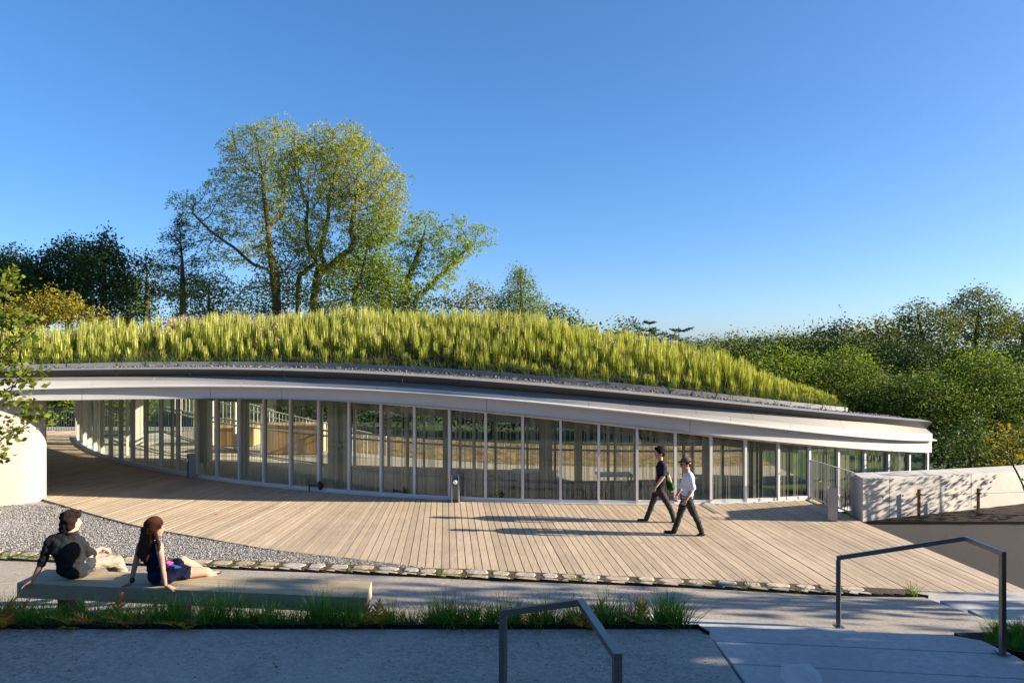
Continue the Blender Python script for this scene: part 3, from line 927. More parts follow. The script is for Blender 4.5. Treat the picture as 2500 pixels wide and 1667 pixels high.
def make_conifer(name, h, rbase, leaf, bark, seed=1, gap=0.35, size=0.35, flat=0.75, nper=26, droop=0.1, bare=0.15, irregular=0.3, tiers=None, aspect=0.28):
    rng = np.random.default_rng(seed)
    root = empty(name)
    bb = MB(); bb.tube([(0, 0, 0), (0.03*h*rng.normal(0, .3), 0.02*h*rng.normal(0, .3), h*0.5), (0, 0, h*0.98)], [0.02*h, 0.013*h, 0.01], 7)
    C = []
    z = h*bare
    while z < h*0.98:
        t = (z-h*bare)/(h*(1-bare))
        R = rbase*(1-t)**0.8*(1+irregular*rng.normal(0, 0.5)) + 0.02*h
        nb = rng.integers(3, 6); a0 = rng.uniform(0, 6.28)
        for b_ in range(nb):
            a = a0+b_*6.28/nb+rng.normal(0, 0.25); L = max(0.15, R*(1+irregular*rng.normal(0, 0.6)))
            tilt = 0.30*t+rng.normal(0, 0.08)-droop*(1-t)
            e_ = np.array([math.cos(a), math.sin(a), tilt])*L
            bb.tube([(0, 0, z), tuple(np.array([0, 0, z])+e_*0.5-np.array([0, 0, 0.03*L])), tuple(np.array([0, 0, z])+e_)], [0.006*h*(1-t)+0.01, 0.012, 0.006], 4, cap=False)
            s_ = rng.uniform(0.2, 1.0, nper)[:, None]
            p = np.array([0, 0, z])+e_*s_+rng.normal(0, 1, (nper, 3))*np.array([0.16, 0.16, 0.07])*L*0.8*(0.5+0.5*s_)
            C.append(p)
        z += gap*(1+0.4*rng.normal(0, 0.5))
    C = np.vstack(C)
    obj('trunk', mesh('trunk', bb.v, bb.f, bark, smooth=True), root)
    V, Q = leaf_quads(C, size, rng, flat, aspect)
    obj('crown', mesh('crown', V, Q, leaf), root)
    return root

LF = {
 'locust': leafmat('locust_leaf', (0.33, 0.36, 0.055), 0.25, 0.66, 0.03),
 'locust_fresh': leafmat('fresh_locust_leaf', (0.27, 0.35, 0.05), 0.25, 0.62, 0.03),
 'olive': leafmat('olive_leaf', (0.19, 0.20, 0.042), 0.3, 0.4, 0.03),
 'dark': leafmat('dark_evergreen_leaf', (0.048, 0.084, 0.028), 0.35, 0.2, 0.03, 0.45),
 'pine': leafmat('pine_needle', (0.06, 0.08, 0.03), 0.3, 0.2, 0.03),
 'mid': leafmat('mid_green_leaf', (0.095, 0.135, 0.026), 0.35, 0.35, 0.04, 0.4),
 'bright': leafmat('bright_green_leaf', (0.15, 0.205, 0.028), 0.3, 0.5, 0.03),
 'gold': leafmat('golden_shrub_leaf', (0.22, 0.19, 0.02), 0.3, 0.4, 0.03),
 'far': leafmat('far_leaf', (0.125, 0.15, 0.042), 0.35, 0.3, 0.04),
 'far_olive': leafmat('far_olive_leaf', (0.17, 0.16, 0.055), 0.3, 0.3, 0.03),
 'grass': leafmat('tall_grass_stem', (0.25, 0.295, 0.045), 0.3, 0.5, 0.03),
 'seed': leafmat('grass_seed_head', (0.54, 0.54, 0.15), 0.35, 0.35, 0.02, 0.7),
 'base': leafmat('dry_grass_base', (0.24, 0.15, 0.045), 0.3, 0.3, 0.03, 0.7),
 'sedge': leafmat('sedge_blade', (0.085, 0.12, 0.04), 0.3, 0.35, 0.03),
 'flower': leafmat('mauve_petal', (0.42, 0.24, 0.38), 0.25, 0.3, 0.02),
 'tuft': leafmat('bed_grass_blade', (0.10, 0.22, 0.035), 0.35, 0.35, 0.03),
 'tuft_bright': leafmat('bright_grass_blade', (0.13, 0.19, 0.025), 0.3, 0.45, 0.03),  # yellower blade colour for the tufts along the kerb
 'fern': leafmat('copper_fern_frond', (0.46, 0.20, 0.05), 0.35, 0.35, 0.05),
 'fern_green': leafmat('yellow_green_fern_frond', (0.34, 0.30, 0.05), 0.3, 0.4, 0.03),
}

# ------------------------------------------------------------------ roof planting (one mass of tall grass)
def blades(C, h, lean, width, rng, segs=2, curve=0.25):
    """upright tapering blades: C roots (n,3), h heights (n), lean (n,2) horizontal offset of the tip"""
    n = len(C)
    a = rng.uniform(0, 2*PI, n); wv = np.stack([np.cos(a), np.sin(a), np.zeros(n)], 1)*width[:, None]*0.5
    V = []
    for t in np.linspace(0, 1, segs+1):
        off = np.stack([lean[:, 0]*t**1.6, lean[:, 1]*t**1.6, h*(t-curve*0.3*t*t*np.clip(np.hypot(lean[:, 0], lean[:, 1])/np.maximum(h, .01), 0, 1))], 1)
        p = C+off
        ww = wv*(1-0.85*t)
        V += [p-ww, p+ww]
    V = np.stack(V, 1)              # n, 2*(segs+1), 3
    k = 2*(segs+1)
    base = (np.arange(n)*k)[:, None]
    Q = np.concatenate([base+np.array([2*i, 2*i+1, 2*i+3, 2*i+2]) for i in range(segs)], 0)
    return V.reshape(-1, 3), Q

def stack_mesh(parts):
    V = []; Q = []; m = []; b = 0
    for v, q, mi in parts:
        V.append(v); Q.append(q+b); m.append(np.full(len(q), mi)); b += len(v)
    return np.vstack(V), np.vstack(Q), np.concatenate(m)

rng = np.random.default_rng(5)
def top_height(s, v):
    cn = np.array([noise.noise(Vector((a*0.45, b*0.45, 2.0))) for a, b in zip(s, v)])
    return (0.66+0.22*cn)*np.clip((s_end-s)/3.2, 0.32, 1.0)*np.clip((v-0.45)/0.7, 0.62, 1)
gs, gv_ = np.meshgrid(np.arange(0.1, s_end-0.05, 0.33), np.arange(0.92, 6.2, 0.33))
ss = gs.ravel()+rng.uniform(-0.11, 0.11, gs.size)+0.15*(np.round((gv_.ravel()-0.92)/0.33) % 2); vv = gv_.ravel()+rng.uniform(-0.11, 0.11, gs.size)
ss = np.clip(ss, 0, s_end-0.03)
vc_ = np.interp(ss, _sa, VC)
ok = (vv < vc_*1.15+0.7) & (rng.random(len(ss)) < 0.93)
ss, vv = ss[ok], vv[ok]
P0 = roof_pt(ss, vv)+np.array([0, 0, 0.02])
H = top_height(ss, vv)*rng.uniform(0.72, 1.2, len(ss))
parts = []
nb = 62
n_ = len(P0)*nb
rad_ = np.repeat(rng.uniform(0.028, 0.062, len(P0)), nb)
off = rng.normal(0, 1, (n_, 2))*rad_[:, None]
C = np.repeat(P0, nb, 0)+np.concatenate([off, np.zeros((n_, 1))], 1)
h = np.repeat(H, nb)*rng.uniform(0.62, 1.05, n_)
lean = rng.normal(0, 0.012, (n_, 2))+off*0.12+np.repeat(rng.normal(0, 0.014, (len(P0), 2)), nb, 0)
v, q = blades(C, h, lean, np.full(n_, 0.012), rng, 1); parts.append((v, q, 0))
k = rng.random(n_) < 0.55
hh = h[k]; Cs = C[k]+np.stack([lean[k, 0]*0.5, lean[k, 1]*0.5, hh*0.60], 1)
v, q = blades(Cs, hh*0.46, lean[k]*0.6, np.full(k.sum(), 0.018), rng, 1); parts.append((v, q, 1))
k = rng.random(n_) < 0.16
v, q = blades(C[k], h[k]*0.34, lean[k]*1.2, np.full(k.sum(), 0.02), rng, 1); parts.append((v, q, 2))
# single stems and bent straws between the columns
nF = 6000
s3 = rng.uniform(0, s_end, nF); v3 = 0.85+rng.uniform(0, 1, nF)*4.6
P3 = roof_pt(s3, v3); h3 = np.interp(s3, [0, s_end], [1, 1])*rng.uniform(0.25, 0.72, nF)*np.clip((s_end-s3)/2.2, 0.5, 1)
v, q = blades(P3, h3, rng.normal(0, 0.09, (nF, 2)), np.full(nF, 0.013), rng, 2); parts.append((v, q, 0))
k = rng.random(nF) < 0.25
v, q = blades(P3[k], h3[k]*0.8, rng.normal(0, 0.2, (k.sum(), 2)), np.full(k.sum(), 0.013), rng, 2); parts.append((v, q, 2))
# low sedge between the clumps and along the front
nS = 4200
s2 = rng.uniform(0, s_end, nS); v2 = 0.68+rng.uniform(0, 1, nS)**1.8*4.6
P2 = roof_pt(s2, v2)
C = np.repeat(P2, 9, 0)+np.concatenate([rng.normal(0, 0.05, (nS*9, 2)), np.zeros((nS*9, 1))], 1)
v, q = blades(C, rng.uniform(0.10, 0.30, len(C)), rng.normal(0, 0.10, (len(C), 2)), np.full(len(C), 0.016), rng, 2); parts.append((v, q, 3))
V, Q, mi = stack_mesh(parts)
obj('roof_grass', mesh('roof_grass', V, Q, [LF['grass'], LF['seed'], LF['base'], LF['sedge']], mi), label='tall yellow-green grass covering the curved roof', cat='grass', kind='stuff')
# mauve flowers in loose drifts
cs = [(rng.uniform(0.5, s_end*0.9), rng.uniform(1.4, 4.4)) for _ in range(44)]
C = []
for s, v in cs:
    n = rng.integers(3, 14)
    p = roof_pt(np.clip(s+rng.normal(0, 0.25, n), 0, s_end), np.clip(v+rng.normal(0, 0.25, n), 0.9, 5)); p[:, 2] += rng.uniform(0.42, 0.82, n); C.append(p)
C = np.vstack(C); C = np.repeat(C, 6, 0)+rng.normal(0, 0.022, (len(C)*6, 3))
V, Q = leaf_quads(C, 0.042, rng, 0.2, 0.9)
obj('flowers', mesh('flowers', V, Q, LF['flower']), label='small mauve flowers among the tall roof grass', cat='flowers', kind='stuff')

# pebbles of the roof margin and of the gravel bed
def pebbles(name, P, size, m, rng, **k):
    oct_v = np.array([(1, 0, 0), (-1, 0, 0), (0, 1, 0), (0, -1, 0), (0, 0, 1), (0, 0, -1)], float)
    oct_f = np.array([(0, 2, 4), (2, 1, 4), (1, 3, 4), (3, 0, 4), (2, 0, 5), (1, 2, 5), (3, 1, 5), (0, 3, 5)])
    n = len(P)
    s = size*rng.uniform(0.5, 1.2, (n, 1, 3))*np.array([1, 1, 0.7])
    a = rng.uniform(0, 2*PI, n); ca, sa = np.cos(a), np.sin(a)
    v = oct_v[None]*s*rng.uniform(0.7, 1.2, (n, 6, 1))
    x = v[:, :, 0]*ca[:, None]-v[:, :, 1]*sa[:, None]; y = v[:, :, 0]*sa[:, None]+v[:, :, 1]*ca[:, None]
    v = np.stack([x, y, v[:, :, 2]+0.3*v[:, :, 0]], -1)+P[:, None]
    f = oct_f[None]+(np.arange(n)*6)[:, None, None]
    return obj(name, mesh(name, v.reshape(-1, 3), f.reshape(-1, 3), m), **k)
def pebble_mat(name, c0, c1):
    m = mat(name, c0, 0.85, spec=0.2); b = NB(m)
    g = b.n('ShaderNodeNewGeometry'); b.col(b.ramp(g.outputs['Random Per Island'], [(0, c0), (1, c1)])); return m
M['peb_dark'] = pebble_mat('dark_roof_pebble', (0.018, 0.018, 0.018), (0.24, 0.23, 0.21))
M['peb_pale'] = pebble_mat('pale_pebble', (0.06, 0.06, 0.063), (0.40, 0.39, 0.37))
n = 9000
p = roof_pt(rng.uniform(0, _sa[-1]-0.2, n), rng.uniform(0.0, vin-0.03, n)); p[:, 2] += rng.uniform(0.0, 0.03, n)
pebbles('roof_pebbles', p, 0.042, M['peb_dark'], rng, label='strip of dark pebbles between roof grass and metal coping', cat='pebbles', kind='stuff')
pp = []
while len(pp) < 26000:
    x = rng.uniform(-13.5, -1.2); y0 = cobble_y(x); y1 = deckfront_y(x) if x > -12.5 else 17.6
    if y1-y0 < 0.05: continue
    y = rng.uniform(y0, min(y1, 17.6))
    if rng.random() > (y1-y0)/4.0+0.15: continue
    pp.append((x, y, -0.01-0.03*min(1, (y-y0)/2)+0.012))
pebbles('gravel', np.array(pp), 0.017, M['peb_pale'], rng, label='pale grey gravel between deck and kerb stones', cat='gravel', kind='stuff')

# ------------------------------------------------------------------ trees behind the roof
def ell(px, py, rx, ry, d, rd=None, jd=0):
    c = atd(px, py, d+jd); k = d/F
    return (c[0], c[1], c[2], rx*k, rd if rd else (rx+ry)/2*k, ry*k)
def pl(pts, d, base_z=None):
    out = []
    for i, p in enumerate(pts):
        q = list(atd(p[0], p[1], d+(p[2] if len(p) > 2 else 0)))
        out.append(tuple(q))
    if base_z is not None: out[0] = (out[0][0], out[0][1], base_z)
    return out
def lab(o, label, cat='tree', group=None):
    tag(o, label, cat, group); return o

D0 = 42
t = make_tree('locust_tree', [ell(770, 430, 110, 90, D0), ell(860, 420, 110, 90, D0), ell(900, 520, 95, 90, D0), ell(740, 560, 75, 80, D0), ell(830, 340, 90, 45, D0), ell(960, 470, 40, 80, D0), ell(800, 640, 90, 55, D0)],
    [dict(p=pl([(728, 800), (728, 709), (745, 664), (771, 638), (754, 608, 1), (748, 552, 1), (752, 500, 1)], D0, -0.4)),
     dict(p=pl([(745, 800, .6), (773, 690, .6), (799, 656, .6), (832, 626, 0), (862, 600, -1), (859, 559, -1), (868, 500, -1)], D0, -0.4)),
     dict(p=pl([(799, 656, .6), (786, 630, .4), (784, 600, .8), (800, 540, 1.5), (803, 480, 2)], D0), join=1)],
    LF['locust'], M['bark_pale'], dens=2.6, step=0.35, kill=0.5, nleaf=4, spread=0.16, size=0.15, flat=0.25, aspect=0.36, droop=0.1, spray=7, slen=0.5, seed=3, tip=0.012, e=2.45, leaf_r=0.021, trunk_r=0.27)
lab(t, 'tall feathery locust tree with two dark leaning trunks above the roof grass')
D1 = 45
t = make_tree('locust_tree', [ell(610, 370, 75, 70, D1), ell(680, 360, 90, 75, D1), ell(570, 450, 75, 60, D1), ell(510, 530, 80, 60, D1), ell(455, 495, 45, 35, D1), ell(640, 480, 70, 90, D1), ell(560, 600, 70, 55, D1)],
    [dict(p=pl([(676, 800), (672, 740), (662, 640), (655, 560), (645, 480), (640, 420)], D1, -0.4)),
     dict(p=pl([(664, 660), (619, 645, -1), (575, 607, -1.5), (548, 589, -2), (510, 560, -2), (470, 520, -2)], D1), join=1),
     dict(p=pl([(655, 560), (690, 500, 1), (700, 430, 1)], D1), join=1)],
    LF['locust'], M['bark_pale'], dens=2.4, step=0.36, kill=0.5, nleaf=3, spread=0.16, size=0.15, flat=0.25, aspect=0.36, droop=0.1, spray=7, slen=0.5, seed=5, tip=0.012, e=2.45, leaf_r=0.021, trunk_r=0.22)
lab(t, 'sparse locust tree reaching left beside the tall pine')
D2 = 47
t = make_tree('locust_tree', [ell(1035, 570, 65, 60, D2), ell(1110, 600, 70, 55, D2), ell(1170, 575, 45, 30, D2), ell(1125, 545, 30, 30, D2), ell(1000, 620, 45, 60, D2), ell(1070, 670, 55, 45, D2)],
    [dict(p=pl([(990, 800), (993, 720), (1003, 665), (1016, 634), (1030, 590), (1038, 559)], D2, -0.4)),
     dict(p=pl([(1005, 800, 1), (1012, 750, 1), (1045, 705, 1), (1076, 671, 1), (1105, 645, 1), (1128, 620, 1), (1160, 590, 1)], D2, -0.4))],
    LF['locust_fresh'], M['bark'], dens=2.2, step=0.36, kill=0.5, nleaf=3, spread=0.14, size=0.17, flat=0.25, aspect=0.36, droop=0.1, spray=7, slen=0.45, seed=8, tip=0.012, e=2.4, leaf_r=0.021, trunk_r=0.2)
lab(t, 'small airy tree leaning right at the right of the locusts')
t = make_tree('leafy_tree', [ell(850, 690, 70, 60, 40), ell(900, 640, 60, 60, 40), ell(920, 560, 60, 60, 40), ell(960, 690, 55, 50, 40), ell(780, 730, 60, 45, 40), ell(860, 760, 120, 40, 40)],
    [dict(p=pl([(866, 800), (866, 740), (878, 690), (890, 640), (900, 580)], 40, -0.4))],
    LF['bright'], M['bark'], dens=2.6, step=0.4, kill=0.55, nleaf=20, spread=0.28, size=0.19, flat=0.4, aspect=0.4, droop=0.2, seed=12, leaf_r=0.03, trunk_r=0.2, rmin=0.02)
lab(t, 'dense fresh green tree under the right side of the tall locust')
t = make_tree('leafy_tree', [ell(940, 720, 70, 55, 44), ell(1000, 730, 60, 45, 44), ell(930, 660, 50, 45, 44), ell(1000, 780, 80, 30, 44)], [dict(p=pl([(950, 800), (950, 700)], 44, -0.4))],
    LF['mid'], M['bark'], dens=2.2, step=0.45, kill=0.6, nleaf=20, spread=0.3, size=0.22, flat=0.5, aspect=0.5, seed=14, leaf_r=0.03, trunk_r=0.2, rmin=0.02)
lab(t, 'dark green tree low behind the locust group')
t = make_tree('leafy_tree', [ell(680, 680, 60, 60, 41), ell(640, 720, 60, 50, 41), ell(720, 720, 50, 40, 41), ell(660, 620, 45, 50, 41), ell(640, 770, 90, 30, 41)], [dict(p=pl([(680, 800), (680, 660)], 41, -0.4))],
    LF['olive'], M['bark'], dens=2.6, step=0.4, kill=0.55, nleaf=18, spread=0.28, size=0.2, flat=0.3, aspect=0.4, droop=0.3, seed=15, leaf_r=0.03, trunk_r=0.2, rmin=0.02)
lab(t, 'olive green tree in front of the sparse locust')
t = make_tree('leafy_tree', [ell(520, 710, 60, 45, 42), ell(460, 730, 60, 40, 42), ell(570, 740, 40, 30, 42), ell(500, 780, 110, 30, 42)], [dict(p=pl([(510, 800), (510, 700)], 42, -0.4))],
    LF['olive'], M['bark'], dens=2.4, step=0.4, kill=0.55, nleaf=20, spread=0.28, size=0.2, flat=0.3, aspect=0.4, droop=0.3, seed=16, leaf_r=0.03, trunk_r=0.16, rmin=0.02)
lab(t, 'rounded olive shrub below the tall pine', 'shrub')

def place(o, px, base_d, z=-0.4, rot=0.0, sc=1.0):
    o.location = ((px-1250)*base_d/F, base_d, z); o.rotation_euler = (0, 0, rot); o.scale = (sc,)*3 if not hasattr(sc, '__len__') else sc
    return o
t = make_tree('pine_tree', [ell(438, 548, 20, 16, 44), ell(428, 580, 38, 12, 44), ell(458, 600, 42, 13, 44), ell(418, 618, 44, 13, 44), ell(470, 640, 52, 14, 44), ell(412, 655, 50, 14, 44), ell(460, 684, 66, 16, 44), ell(420, 712, 60, 18, 44), ell(500, 700, 36, 12, 44), ell(388, 640, 26, 9, 44)],
    [dict(p=pl([(447, 800), (446, 700), (442, 600), (438, 540)], 44, -0.4))], LF['pine'], M['bark'], dens=3.2, step=0.35, kill=0.45, nleaf=26, spread=0.2, size=0.2, flat=0.65, aspect=0.28, seed=21, leaf_r=0.03, trunk_r=0.2, rmin=0.015, up=-0.02)
lab(t, 'tall ragged pine left of the locust trees', 'pine tree')

# dark evergreens at the left
for i, (px, py, rx, ry, d, l) in enumerate([
    (60, 690, 85, 65, 45, 'dark evergreen behind the golden shrub, at the left edge'),
    (165, 660, 60, 75, 46, 'dark evergreen with jagged top left of centre of the dark row'),
    (310, 715, 45, 50, 49, 'low dark evergreen filling the gap right of the tallest one'),
    (15, 680, 60, 70, 48, 'dark evergreen farthest left, behind the branch at the picture edge'),
    (250, 650, 62, 75, 44, 'tallest dark evergreen of the row at the left'),
    (355, 680, 50, 60, 47, 'loose dark tree with sky showing through, left of the pine')]):
    t = make_tree('dark_evergreen_tree', [ell(px, py, rx, ry, d), ell(px-rx*.5, py+ry*.5, rx*.7, ry*.6, d), ell(px+rx*.5, py+ry*.6, rx*.7, ry*.6, d), ell(px+rx*.2, py-ry*.75, rx*.4, ry*.45, d), ell(px-rx*.5, py-ry*.45, rx*.35, ry*.4, d), ell(px, py+ry*1.2, rx, ry*.5, d)],
        [dict(p=pl([(px, 800), (px+4, py+20), (px, py-ry*.6)], d, -0.4))], LF['dark'], M['bark'], dens=1.7 if i == 5 else 2.4, step=0.45, kill=0.6, nleaf=14 if i == 5 else 26, spread=0.28, size=0.22, flat=0.4, aspect=0.5, seed=30+i, leaf_r=0.03, trunk_r=0.25, rmin=0.02, up=0.25)
    lab(t, l, group='dark trees behind the roof at the left')
for i, (px, py, rx, ry, d, l) in enumerate([
    (130, 745, 70, 45, 34, 'golden green shrub behind the roof grass at the left'),
    (215, 775, 55, 30, 35, 'low golden shrub right of the larger golden shrub'),
    (60, 770, 60, 45, 33, 'golden shrub half hidden by the branch at the left edge')]):
    t = make_tree('golden_shrub', [ell(px, py, rx, ry, d), ell(px-rx*.6, py+ry*.4, rx*.6, ry*.7, d), ell(px+rx*.6, py+ry*.5, rx*.6, ry*.6, d)],
        [dict(p=pl([(px-(42 if i == 0 else 0), 850), (px-(25 if i == 0 else 0), py+25), (px, py+10)], d, -0.4))], LF['gold'], M['bark'], dens=5, step=0.35, kill=0.45, nleaf=20, spread=0.2, size=0.15, flat=0.5, aspect=0.5, seed=40+i, leaf_r=0.03, trunk_r=0.12, rmin=0.02, clump=0.9)
    lab(t, l, 'shrub', 'golden shrubs behind the roof')

# to the right of the locusts
t = make_tree('bushy_tree', [ell(1130, 740, 75, 28, 40), ell(1180, 725, 40, 28, 40), ell(1090, 745, 40, 25, 40), ell(1150, 705, 25, 25, 40), ell(1140, 790, 110, 30, 40)], [dict(p=pl([(1140, 820), (1140, 740)], 40, -0.4))],
    LF['olive'], M['bark'], dens=3, step=0.4, kill=0.5, nleaf=16, spread=0.22, size=0.17, flat=0.4, seed=51, leaf_r=0.03, trunk_r=0.14, rmin=0.015)
lab(t, 'ragged low tree between the leaning locust and the tall narrow tree')
t = make_tree('redwood_tree', [ell(1268, 682, 24, 32, 41), ell(1282, 715, 32, 40, 41), ell(1254, 720, 30, 42, 41), ell(1270, 755, 55, 42, 41), ell(1305, 755, 30, 42, 41), ell(1240, 760, 28, 42, 41), ell(1275, 795, 65, 36, 41)], [dict(p=pl([(1272, 820), (1272, 720), (1268, 665)], 41, -0.4))],
    LF['bright'], M['bark'], dens=7, step=0.35, kill=0.42, nleaf=26, spread=0.22, size=0.15, flat=0.3, aspect=0.35, droop=0.2, seed=52, leaf_r=0.03, trunk_r=0.16, rmin=0.02, up=0.3)
lab(t, 'narrow pyramid shaped green tree standing alone above the roof crest')
for i, (px, py, rx, ry, lf_, l) in enumerate([(1345, 765, 32, 25, 'mid', 'low leafy tree just right of the narrow pyramid tree'), (1390, 785, 35, 25, 'mid', 'low leafy tree left of the small spruce'), (1215, 755, 25, 45, 'pine', 'thin dark tree left of the narrow pyramid tree'), (1530, 800, 40, 20, 'pine', 'low dark pine mass behind the roof crest')]):
    t = make_tree('leafy_tree', [ell(px, py, rx, ry, 42), ell(px+rx*.4, py+ry, rx, ry, 42), ell(px-rx*.5, py+ry*.9, rx*.8, ry, 42), ell(px, py+50, rx*1.2, 30, 42)], [dict(p=pl([(px, 840), (px, py)], 42, -0.4))],
        LF[lf_], M['bark'], dens=4, step=0.4, kill=0.5, nleaf=18, spread=0.24, size=0.18, seed=60+i, leaf_r=0.03, trunk_r=0.13, rmin=0.02)
    lab(t, l)
t = make_conifer('spruce_tree', 6.0, 1.5, LF['dark'], M['bark'], 66, gap=0.24, size=0.2, nper=50, bare=0.2, irregular=0.15)
place(t, 1442, 44); lab(t, 'small dark spruce poking over the roof crest', 'spruce')
for i, (px, d, h, r, l) in enumerate([(1510, 45, 5.6, 1.9, 'spreading dark pine left of the two flat topped pines'), (1585, 44, 6.4, 2.3, 'flat topped dark pine in the middle of the pine row'), (1658, 43, 5.9, 2.0, 'flat topped dark pine at the right end of the pine row')]):
    t = make_conifer('flat_pine_tree', h, r, LF['pine'] if i == 0 else LF['dark'], M['bark'], 70+i, gap=0.45, size=0.2, nper=110, bare=0.5, irregular=0.6, droop=-0.15)
    place(t, px, d); lab(t, l, 'pine tree', 'dark pines behind the roof')
# ------------------------------------------------------------------ trees to the right and far away
def blob_tree(name, blobs, d, leaf, seed, label, cat='tree', group=None, dens=2.0, step=0.4, kill=0.55, nleaf=10, spread=0.28, size=0.26, flat=0.45, aspect=0.5, base_px=None, base_z=-0.4, bark=None, tr=0.16, rmin=0.02, clump=0.0, droop=0.0, lean=0, up=0.1, e=2.3):
    """tree from crown ellipses given in photo columns/rows at distance d"""
    px = sum(b[0] for b in blobs)/len(blobs) if base_px is None else base_px
    py = min(b[1] for b in blobs); top = [b for b in blobs if b[1] == py][0]
    c = atd(top[0], py, d); f0 = ((px-1250)*d/F, d, base_z)
    mid = ((f0[0]+c[0])/2+lean, d, (f0[2]+c[2])/2)
    t = make_tree(name, [ell(b[0], b[1], b[2], b[3], d, jd=(b[4] if len(b) > 4 else 0)) for b in blobs], [dict(p=[f0, mid, c])], LF[leaf], bark or M['bark'],
        dens=dens, step=step, kill=kill, nleaf=nleaf, spread=spread, size=size, flat=flat, aspect=aspect, seed=seed, leaf_r=0.03, trunk_r=tr, rmin=rmin, clump=clump, droop=droop, up=up, e=e)
    return lab(t, label, cat, group)

# spreading dark trees right behind the pavilion tip and the concrete wall
blob_tree('crabapple_tree', [(2090, 930, 90, 55), (2030, 990, 60, 50), (2150, 985, 75, 55), (2010, 925, 50, 40), (2100, 1020, 90, 45)], 33, 'mid', 101, 'wide dark green tree with visible trunk behind the pavilion tip', group='dark trees beyond the pavilion tip', dens=3.4, nleaf=30, size=0.15, spread=0.28, base_px=2175, tr=0.16, lean=0.4)
blob_tree('crabapple_tree', [(2260, 960, 95, 55), (2340, 1000, 80, 55), (2200, 1010, 60, 45), (2270, 1030, 90, 45)], 31, 'mid', 102, 'broad dark green tree above the concrete wall', group='dark trees beyond the pavilion tip', dens=3.4, nleaf=30, size=0.15, spread=0.28, base_px=2235, tr=0.17, lean=-0.5)
blob_tree('crabapple_tree', [(2430, 930, 90, 60), (2480, 990, 90, 70), (2380, 1000, 70, 50)], 32, 'mid', 103, 'dense dark tree at the right edge above the wall', group='dark trees beyond the pavilion tip', dens=3.2, nleaf=30, size=0.15, spread=0.28, base_px=2440, tr=0.17)
blob_tree('leafy_tree', [(2390, 900, 65, 55), (2450, 930, 60, 50), (2330, 920, 50, 40)], 37, 'bright', 104, 'brighter green tree behind the dark trees near the right edge', dens=3, nleaf=26, size=0.17)
blob_tree('leafy_tree', [(1900, 890, 60, 45), (1850, 920, 60, 45), (1960, 900, 55, 45), (1910, 960, 90, 50), (2000, 960, 60, 50)], 35, 'bright', 105, 'fresh green tree rising behind the low end of the roof', dens=3.4, nleaf=26, size=0.16)
blob_tree('leafy_tree', [(2070, 880, 45, 40), (2030, 900, 40, 35), (2110, 905, 45, 35), (2060, 940, 70, 40)], 38, 'bright', 106, 'pale green tree behind the wide dark tree', dens=3.2, nleaf=26, size=0.16)
blob_tree('leafy_tree', [(1810, 870, 40, 32), (1770, 890, 45, 35), (1850, 880, 35, 30), (1800, 930, 80, 40)], 38, 'mid', 107, 'rounded mid green shrub tree close behind the roof slope', dens=3, nleaf=24, size=0.16)
blob_tree('leafy_tree', [(1990, 860, 60, 35), (1930, 860, 50, 30), (2080, 850, 60, 35), (2160, 870, 60, 40), (2240, 880, 60, 40), (2000, 900, 100, 50)], 44, 'dark', 108, 'dark tree mass between roof end and umbrella shaped trees', dens=2, nleaf=24, size=0.2)
blob_tree('leafy_tree', [(2300, 870, 60, 40), (2400, 880, 70, 45), (2490, 890, 70, 50), (2300, 920, 90, 40), (2430, 940, 100, 50)], 46, 'dark', 109, 'dark understorey tree below the umbrella shaped trees', dens=2, nleaf=24, size=0.2)

for i, (px, py, rx, ry, lf_, l) in enumerate([(2315, 1105, 62, 34, 'dark', 'dark low shrub between the pavilion tip and the concrete wall'), (2420, 1098, 70, 42, 'mid', 'mid green low shrub behind the middle of the concrete wall'), (2510, 1088, 66, 48, 'dark', 'dark low shrub behind the wall at the right edge'), (2370, 1060, 70, 40, 'dark', 'dark shrub further back behind the concrete wall')]):
    blob_tree('low_shrub', [(px, py, rx, ry), (px-rx*.6, py+ry*.5, rx*.7, ry), (px+rx*.6, py+ry*.4, rx*.7, ry)], 24 if i < 3 else 27, lf_, 330+i, l, 'shrub', dens=4, step=0.3, kill=0.4, nleaf=22, size=0.13, spread=0.2, tr=0.05)

# big umbrella-shaped trees on the right skyline
for i, (bl, bx, l) in enumerate([
    ([(2240, 770, 55, 38), (2300, 790, 60, 40), (2220, 810, 45, 30), (2270, 830, 70, 30)], 2290, 'umbrella shaped tall tree at the left of the skyline group on the right'),
    ([(2390, 745, 62, 42), (2340, 765, 45, 38), (2430, 780, 55, 40), (2380, 810, 80, 35)], 2372, 'tallest umbrella shaped tree on the right skyline'),
    ([(2500, 790, 60, 40), (2470, 820, 60, 40), (2520, 840, 60, 50)], 2490, 'umbrella shaped tree cut by the right edge of the picture')]):
    blob_tree('umbrella_tree', bl, 66+3*i, 'far', 120+i, l, group='umbrella shaped trees on the right skyline', dens=1.0, step=0.6, kill=0.8, nleaf=24, spread=0.36, size=0.26, flat=0.5, base_px=bx, tr=0.28, rmin=0.03)

